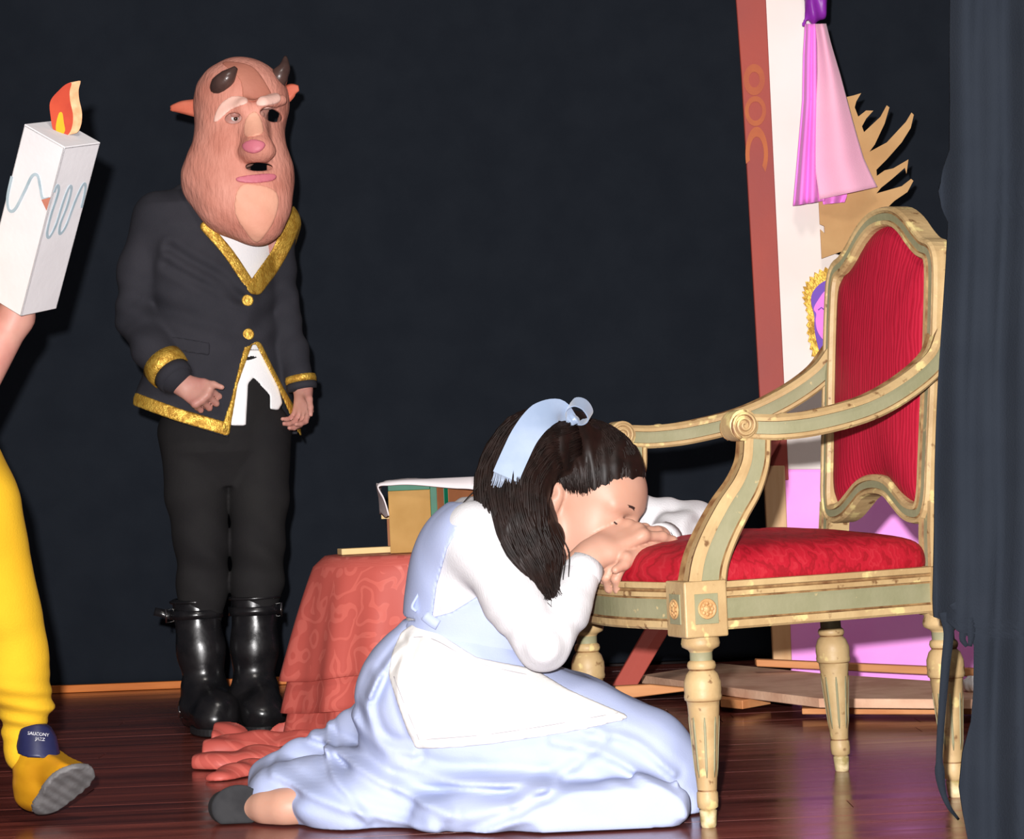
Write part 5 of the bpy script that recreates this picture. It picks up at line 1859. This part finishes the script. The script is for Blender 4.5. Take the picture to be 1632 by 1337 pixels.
# ---- plain papier-mache animal mask
def mask_build():
    c0 = lambda px, py, dy=0.0: P(px, py, MY + dy)
    Yf = -.09
    S = SDF((c0(262, 200).x, 5.40, c0(380, 402).z), (c0(482, 200).x, 5.84, c0(380, 78).z), .0036)
    S.ell(c0(385, 163, -.03), (.120, .125, .112), None, 0)
    S.ell(c0(381, 222, -.05), (.106, .115, .100), None, .05)
    S.ell(c0(379, 285, -.06), (.142, .115, .112), None, .06)
    S.ell(c0(392, 330, -.09), (.110, .085, .080), None, .05)
    S.ell(c0(410, 355, -.115), (.058, .055, .055), None, .04)
    # muzzle
    S.cone(c0(404, 195, -.15), c0(411, 232, -.185), .030, .036, .03)
    S.ell(c0(411, 242, -.185), (.042, .036, .026), None, .02)
    # brows
    S.cone(c0(350, 190, -.12), c0(390, 172, -.165), .013, .018, .02)
    S.cone(c0(420, 168, -.165), c0(448, 160, -.12), .018, .013, .02)
    solid_ = S.copy()
    # eye holes, mouth
    for px, py, dy in ((377, 194, 0), (431, 184, 0)):
        q = c0(px, py, -.11)
        S.ell(q, (.027, .085, .016), None, .006, True)
    q = c0(413, 268, -.13)
    S.ell(q, (.034, .07, .011), None, .006, True)
    X, Y, Z = S.xyz()
    S.d = (S.d + .0022 * wob(X, Y, Z, 60, 31)).astype(np.float32)
    outer = S.copy()
    inner = solid_.d + .011
    cutb = (Y - (MY + .035))
    S.d = np.maximum(np.maximum(S.d, -inner), cutb).astype(np.float32)
    V, F = S.mesh()
    mask = mk('mask', V, F, M['mask'], man, label='painted papier-mache animal mask with beard, ears and short horns')
    x2, z2 = S.ax[0][:, None], S.ax[2][None, :]
    def patch(name, px, m, off=.0025, Yp=MY - .12):
        q = outer.copy()
        reg = pipoly(cr([(w.x, w.z) for w in (P(a, b, Yp) for a, b in px)], 4, closed=True), x2, z2)[:, None, :]
        q.d = np.maximum(np.maximum(np.maximum(q.d - off, reg), -inner + .004), Y - (MY + .0)).astype(np.float32)
        V, F = largest(*q.mesh())
        mk(name, V, F, M[m], mask)
    patch('painted_forehead', [(378, 98), (405, 108), (428, 140), (432, 158), (406, 168), (390, 160), (384, 130), (352, 98)], 'mask_dark')
    patch('painted_brow', [(343, 196), (352, 172), (372, 158), (395, 160), (398, 172), (372, 180), (352, 196)], 'mask_pale', .004)
    patch('painted_brow', [(412, 172), (422, 156), (440, 148), (449, 158), (444, 168), (424, 176)], 'mask_pale', .004)
    patch('painted_nose', [(400, 190), (412, 184), (422, 200), (424, 222), (398, 226), (394, 206)], 'mask_peach')
    patch('painted_muzzle', [(394, 238), (412, 232), (430, 238), (424, 250), (410, 254), (396, 248)], 'mask_pink', .006)
    patch('painted_lip', [(382, 288), (412, 282), (440, 280), (438, 290), (412, 296), (386, 295)], 'mask_pink', .005)
    patch('painted_chin', [(386, 302), (412, 298), (440, 306), (446, 328), (436, 362), (412, 388), (394, 372), (378, 340)], 'mask_peach')
    def horn(pts, rs):
        q = [c0(*p) for p in pts]
        path = cr(q, 6)
        V, F, _ = sweep(path, circ(1, 14), (0, 1, 0), scale=list(np.interp(np.linspace(0, 1, len(path)), np.linspace(0, 1, len(rs)), rs)))
        mk('horn', V, F, M['horn'], mask)
    horn([(347, 150, -.10), (352, 136, -.135), (364, 122, -.15), (376, 108, -.145)], [.022, .026, .020, .006])
    horn([(440, 138, -.04), (445, 122, -.06), (453, 108, -.06), (455, 90, -.05)], [.022, .024, .016, .004])
    for pts, rs in (([(340, 176, -.04), (314, 174, -.03), (290, 172, -.02), (272, 173, -.01)], [.032, .026, .018, .008]), ([(438, 160, .0), (455, 149, .0), (466, 142, .0), (476, 140, .0)], [.028, .024, .018, .008])):
        path = cr([c0(*p) for p in pts], 5)
        sc_ = list(np.interp(np.linspace(0, 1, len(path)), np.linspace(0, 1, 4), rs))
        V, F, _ = sweep(path, [(-.35, -.9), (.1, -1), (.35, -.5), (.05, -.1), (.35, .4), (.1, .8), (-.35, .6)], (0, -1, 0), scale=sc_)
        mk('ear', V, F, M['mask_ear'], mask)
mask_build()

# ------------------------------------------------------------------ performer in yellow at the left edge, candle in hand
def candle_frame():
    mid = P(103, 235, 4.22)
    ray = (mid - CAM_O).normalized()
    rt = ray.cross(Vector((0, 0, 1))).normalized()
    up = rt.cross(ray)
    s = 1 / (FPX / (mid - CAM_O).dot(CAM_R @ Vector((0, 0, -1))))
    def w(px, py, dz):
        c_, si = math.cos(ROLL), math.sin(ROLL)
        x, y = px, -py
        x, y = x * c_ - y * si, x * si + y * c_      # undo the camera roll
        return (rt * x + up * y + ray * dz) * s
    return mid, w(-64, -35, 52.5), w(57, -9, 63.5), w(-69, 278, 101)
C_MID, C_A, C_B, C_C = candle_frame()
CB, CDIR = C_MID + C_C + (C_A + C_B) * .5, C_C.normalized()
cand_person = person('performer in yellow trousers stepping in at the left edge', tuple(PF(48, 1302)))
def candle_person():
    Yp = 4.28
    c0 = lambda px, py, dy=0.0: P(px, py, Yp + dy)
    lo = Vector((c0(-420, 600).x, 3.95, 0))
    hi = Vector((c0(150, 600).x, 4.75, 1.66))
    S = SDF(lo, hi, .0055)
    hc = c0(-215, 160, .12)
    hc.z = 1.50
    HRc = frame((.8, -.55, -.05), (0, 0, 1))
    T = head(S, hc, HRc, 1.0)
    pel = Vector((c0(-190, 700).x, 4.42, .88))
    nk = Vector((hc.x - .02, hc.y + .03, 1.34))
    S.chain([nk, (nk + pel) / 2, pel], [.11, .105, .115], .05)
    shN, shF = nk + Vector((.05, -.16, -.02)), nk + Vector((.0, .16, -.02))
    el = c0(-85, 700, .10)
    wr = CB + CDIR * .035
    S.chain([shN, el, wr, CB - CDIR * .03], [.052, .044, .034, .026], .02)
    elf, wrf = shF + Vector((-.06, .10, -.26)), shF + Vector((-.05, .02, -.48))
    S.chain([shF, elf, wrf], [.05, .04, .028], .03)
    hand(S, wrf, (.1, -.1, -.9), (.3, .6, .6), 1, [(.3, .4, .2)] * 4, .95)
    hand(S, CB - CDIR * .02, -CDIR, (-.5, -.8, 0), 1, [(1.2, 1.3, .7)] * 4, .58, thumb_dir=-CDIR)
    kn = c0(-25, 865, -.05)
    an = c0(38, 1175, .0)
    S.chain([pel + Vector((.03, -.07, -.04)), kn, an], [.09, .06, .026], .03)
    knf = Vector((pel.x - .06, pel.y + .10, .47))
    S.chain([pel + Vector((-.03, .07, -.04)), knf, Vector((pel.x - .22, pel.y + .12, .09)), Vector((pel.x - .10, pel.y + .10, .04))], [.10, .07, .045, .04], .03)
    V, F = S.mesh()
    body = mk('body', V, F, M['skin_pink'], cand_person)
    for s in (-1, 1):
        V, F = sphere(T(.080, .032 * s, .004), .0125, 12, 8)
        e = mk('eye', V, F, M['eye_white'], body)
        V, F = sphere(T(.0905, .032 * s, .001), .0055, 10, 6)
        mk('iris', V, F, M['iris'], e)
        V, F = tube([tuple(q) for q in cr([T(.098, .012 * s, .021), T(.095, .028 * s, .029), T(.084, .046 * s, .026)], 4)], .003, 6)
        mk('eyebrow', V, F, M['lash'], body)
    Sh = SDF(tuple(hc - Vector((.15, .15, .12))), tuple(hc + Vector((.15, .15, .16))), .006)
    Sh.ell(T(-.02, 0, .04), (.108, .086, .094), HRc, 0)
    X, Y, Z = Sh.xyz()
    lx = (X - hc.x) * HRc[0][0] + (Y - hc.y) * HRc[1][0]
    Sh.d = np.maximum(np.maximum(Sh.d, (lx - .045) * .8 - (Z - hc.z - .06) * .6), hc.z - .06 - Z).astype(np.float32)
    V, F = Sh.mesh()
    mk('hair', V, F, M['hair_black'], cand_person)
    # yellow sweatshirt
    S = SDF(lo, hi, .006)
    S.chain([nk + Vector((0, 0, -.03)), (nk + pel) / 2, pel], [.125, .13, .135], .05)
    S.chain([shN, el], [.07, .060], .04)
    S.chain([el, el.lerp(wr, .25)], [.060, .052], .03)
    S.chain([shF, elf, elf.lerp(wrf, .8)], [.068, .055, .042], .04)
    X, Y, Z = S.xyz()
    S.d = np.maximum(S.d + (.004 * wob(X, Y, Z, 40, 40)), pel.z - .06 - Z).astype(np.float32)
    V, F = S.mesh()
    mk('sweatshirt', V, F, M['yellow'], cand_person)
    # yellow trousers gathered at the ankle
    S = SDF(lo, Vector((hi.x, hi.y, 1.0)), .005)
    S.chain([pel, pel + Vector((.02, -.06, -.06))], [.135, .13], .05)
    k2 = c0(0, 960, -.045)
    S.chain([pel + Vector((.03, -.07, -.05)), c0(-48, 820, -.05), c0(-8, 960, -.045), c0(22, 1060, -.03), c0(36, 1118, -.01)], [.125, .092, .074, .060, .050], .04)
    S.chain([c0(38, 1128, -.01), c0(38, 1150, .0)], [.049, .043], .012)
    S.chain([c0(35, 1160, .0), c0(40, 1200, .0)], [.040, .036], .012)
    S.chain([pel + Vector((-.03, .07, -.05)), knf, Vector((pel.x - .20, pel.y + .12, .13))], [.125, .085, .055], .04)
    X, Y, Z = S.xyz()
    za = c0(36, 1130).z
    S.d = (S.d + .0035 * np.sin(190 * Z + 40 * X) * np.exp(-((Z - za) / .05) ** 2) + .004 * np.sin(45 * Z + 20 * X) * (Z < .75) + .003 * wob(X, Y, Z, 30, 41)).astype(np.float32)
    S.d = np.maximum(S.d, Z - pel.z - .05).astype(np.float32)
    V, F = S.mesh()
    mk('trousers', V, F, M['yellow'], cand_person)
    # shoe wrapped in gold cloth, toe lifted, sole showing
    S = SDF((c0(15, 1200).x, 4.06, -.002), (c0(165, 1200).x, 4.52, c0(60, 1140).z), .0035)
    S.chain([c0(58, 1200, .0), c0(66, 1245, -.01)], [.036, .045], .03)
    S.cone(c0(58, 1262, .01), c0(112, 1250, -.07), .036, .036, .04)
    S.ell(c0(112, 1250, -.07), (.034, .045, .034), None, .03)
    S.cone(c0(66, 1218, -.01), c0(110, 1238, -.06), .038, .026, .04)
    pts = [c0(48, 1302, .02), c0(128, 1230, -.10), c0(150, 1255, -.06)]
    # flat sole plane through heel and toe
    n_ = Vector((.42, -.50, -.76)).normalized()
    p0 = c0(84, 1272, -.045)
    X, Y, Z = S.xyz()
    sol = (X - p0.x) * n_.x + (Y - p0.y) * n_.y + (Z - p0.z) * n_.z
    base = S.copy()
    topcut = Z - c0(60, 1188).z + .35 * (X - c0(60, 1188).x)
    S.d = np.maximum(np.maximum(np.maximum(S.d + .0025 * wob(X, Y, Z, 70, 50), sol), .002 - Z), topcut).astype(np.float32)
    V, F = S.mesh()
    shoe = mk('shoe', V, F, M['gold_foil'], cand_person)
    b2 = base.copy()
    rid = .0016 * np.sin(520 * (Z * .8 + .25 * X + .3 * Y))
    b2.d = np.maximum(np.maximum(np.maximum(base.d - .003, sol - .006 + rid), -(sol + .006)), .002 - Z).astype(np.float32)
    V, F = b2.mesh()
    mk('sole', V, F, M['sole'], shoe)
    # navy tongue with two lines of lettering
    S = SDF((c0(15, 1200).x, 4.1, c0(60, 1225).z), (c0(110, 1200).x, 4.42, c0(60, 1135).z), .003)
    S.cone(c0(60, 1212, -.024), c0(58, 1172, -.016), .044, .037, .01)
    X, Y, Z = S.xyz()
    x2, z2 = S.ax[0][:, None], S.ax[2][None, :]
    reg = pipoly(cr([(q.x, q.z) for q in (c0(a, b, -.04) for a, b in ((30, 1200), (30, 1168), (40, 1156), (64, 1154), (76, 1160), (84, 1172), (92, 1190), (90, 1205)))], 3, closed=True), x2, z2)[:, None, :]
    S.d = np.maximum(np.maximum(S.d, reg), Y - (Yp - .012)).astype(np.float32)
    tg = S.copy()
    V, F = S.mesh()
    ton = mk('tongue', V, F, M['navy'], shoe)
    def lettering(txt, px, py, size, nm):
        cu = bpy.data.curves.new(nm, 'FONT')
        cu.body = txt
        cu.size = size
        cu.extrude = .0004
        cu.align_x = 'CENTER'
        ob = bpy.data.objects.new('tmp', cu)
        COL.objects.link(ob)
        bpy.context.view_layer.update()
        me = bpy.data.meshes.new_from_object(ob.evaluated_get(bpy.context.evaluated_depsgraph_get()))
        vs = [v.co.copy() for v in me.vertices]
        fs = [tuple(p.vertices) for p in me.polygons]
        bpy.data.objects.remove(ob)
        V = []
        for v in vs:
            q = c0(px + v.x * 880 + .10 * v.y * 880, py - v.y * 880 + .10 * v.x * 880, 0)
            ray = (q - CAM_O).normalized()
            t = (4.16 - CAM_O.y) / ray.y
            for _ in range(120):
                pt = CAM_O + ray * t
                i = tuple(int(np.clip(round((pt[k] - tg.lo[k]) / tg.h), 0, tg.d.shape[k] - 1)) for k in range(3))
                if tg.d[i] < .003: break
                t += .0012
            V.append(pt + Vector((0, -.0005 + v.z, 0)))
        mk('lettering', V, fs, M['letter'], ton, smooth=False)
    lettering('SAUCONY', 61, 1172, .0082, 'word')
    lettering('JAZZ', 64, 1180, .0078, 'word')
candle_person()

# ---- candle made from a painted cardboard box
def candle():
    mid, a, b, c = C_MID, C_A, C_B, C_C
    t = thing('cardboard_candle', 'white cardboard box candle with painted flame, held up at left', 'candle', tuple(mid + c))
    top = [mid, mid + b, mid + a + b, mid + a]
    bot = [q + c for q in top]
    th = .004
    an, bn, cn = a.normalized(), b.normalized(), c.normalized()
    def wall(p, e, inn, name):
        V, F = hexa([p, p + e, p + e + inn * th, p + inn * th], [p + c, p + e + c, p + e + c + inn * th, p + c + inn * th])
        o = mk(name, V, F, M['card_white'], t, smooth=False)
        bevel(o, .0012, 1)
        return o
    f1 = wall(mid, a, bn, 'side_panel')
    f2 = wall(mid, b, an, 'side_panel')
    wall(mid + a, b, -an, 'side_panel')
    wall(mid + b, a, -bn, 'side_panel')
    V, F = hexa([q + cn * .004 for q in top], [q - cn * .001 for q in top])
    bevel(mk('top_panel', V, F, M['card_white'], t, smooth=False), .001, 1)
    def pt(face, u, v):
        if face == 0: return mid + a * (1 - u) + c * v - bn * .0008
        return mid + b * u + c * v - an * .0008
    def ribbon(face, pts, wd):
        path = cr([pt(face, *p) for p in pts], 6)
        nv = bn if face == 0 else an
        V, F, _ = sweep(path, [(-.0006, -wd), (.0006, -wd), (.0006, wd), (-.0006, wd)], nv)
        mk('painted_drip', V, F, M['wash_blue'], f1 if face == 0 else f2, smooth=False)
    ribbon(0, [(.02, .30), (.04, .42), (.14, .48), (.27, .46), (.38, .34), (.46, .24), (.58, .22), (.70, .27), (.82, .32), (.96, .30)], .0030)
    ribbon(1, [(.02, .26), (.06, .22), (.14, .26), (.10, .40), (.12, .50), (.22, .53), (.32, .46), (.36, .32), (.42, .24), (.50, .26), (.50, .36), (.44, .46), (.50, .52), (.62, .48), (.70, .34), (.80, .24), (.90, .26), (.94, .38)], .0030)
    q = pt(0, .94, .31)
    V, F = hexa([pt(0, .80, .33), pt(0, .97, .37), pt(0, .98, .29)], [v - bn * .0007 for v in (pt(0, .80, .33), pt(0, .97, .37), pt(0, .98, .29))])
    mk('torn_spot', V, F, M['mask_dark'], f1, smooth=False)
    # flame cut from card
    def fl(px, off, m, name, parent, th_=.0055):
        fr = []
        ctr = mid + (a + b) * .5
        dref = (ctr - CAM_O).y
        for x, y in px: fr.append(P(x, y, dref - off))
        bk = [v + Vector((.016, th_ * 1.2, .004)) * (1 if th_ > .003 else .05) for v in fr]
        V, F = hexa(fr, bk)
        return mk(name, V, F, [M[m], M['card_edge']], parent, smooth=False, mi=[0, 0] + [1 if th_ > .003 else 0] * len(px))
    base_px = [(84, 205), (81, 188), (79, 168), (83, 156), (94, 144), (104, 135), (114, 132), (111, 146), (112, 162), (116, 180), (116, 196), (112, 210), (105, 216), (92, 213)]
    f = fl(cr([tuple(p) for p in base_px], 3, closed=True), .0, 'flame', 'flame', t)
    fl(cr([(90, 210), (89, 200), (92, 186), (95, 179), (99, 181), (101, 195), (103, 208), (98, 215)], 3, closed=True), .0015, 'flame_core', 'flame_core', f, .001)
candle()
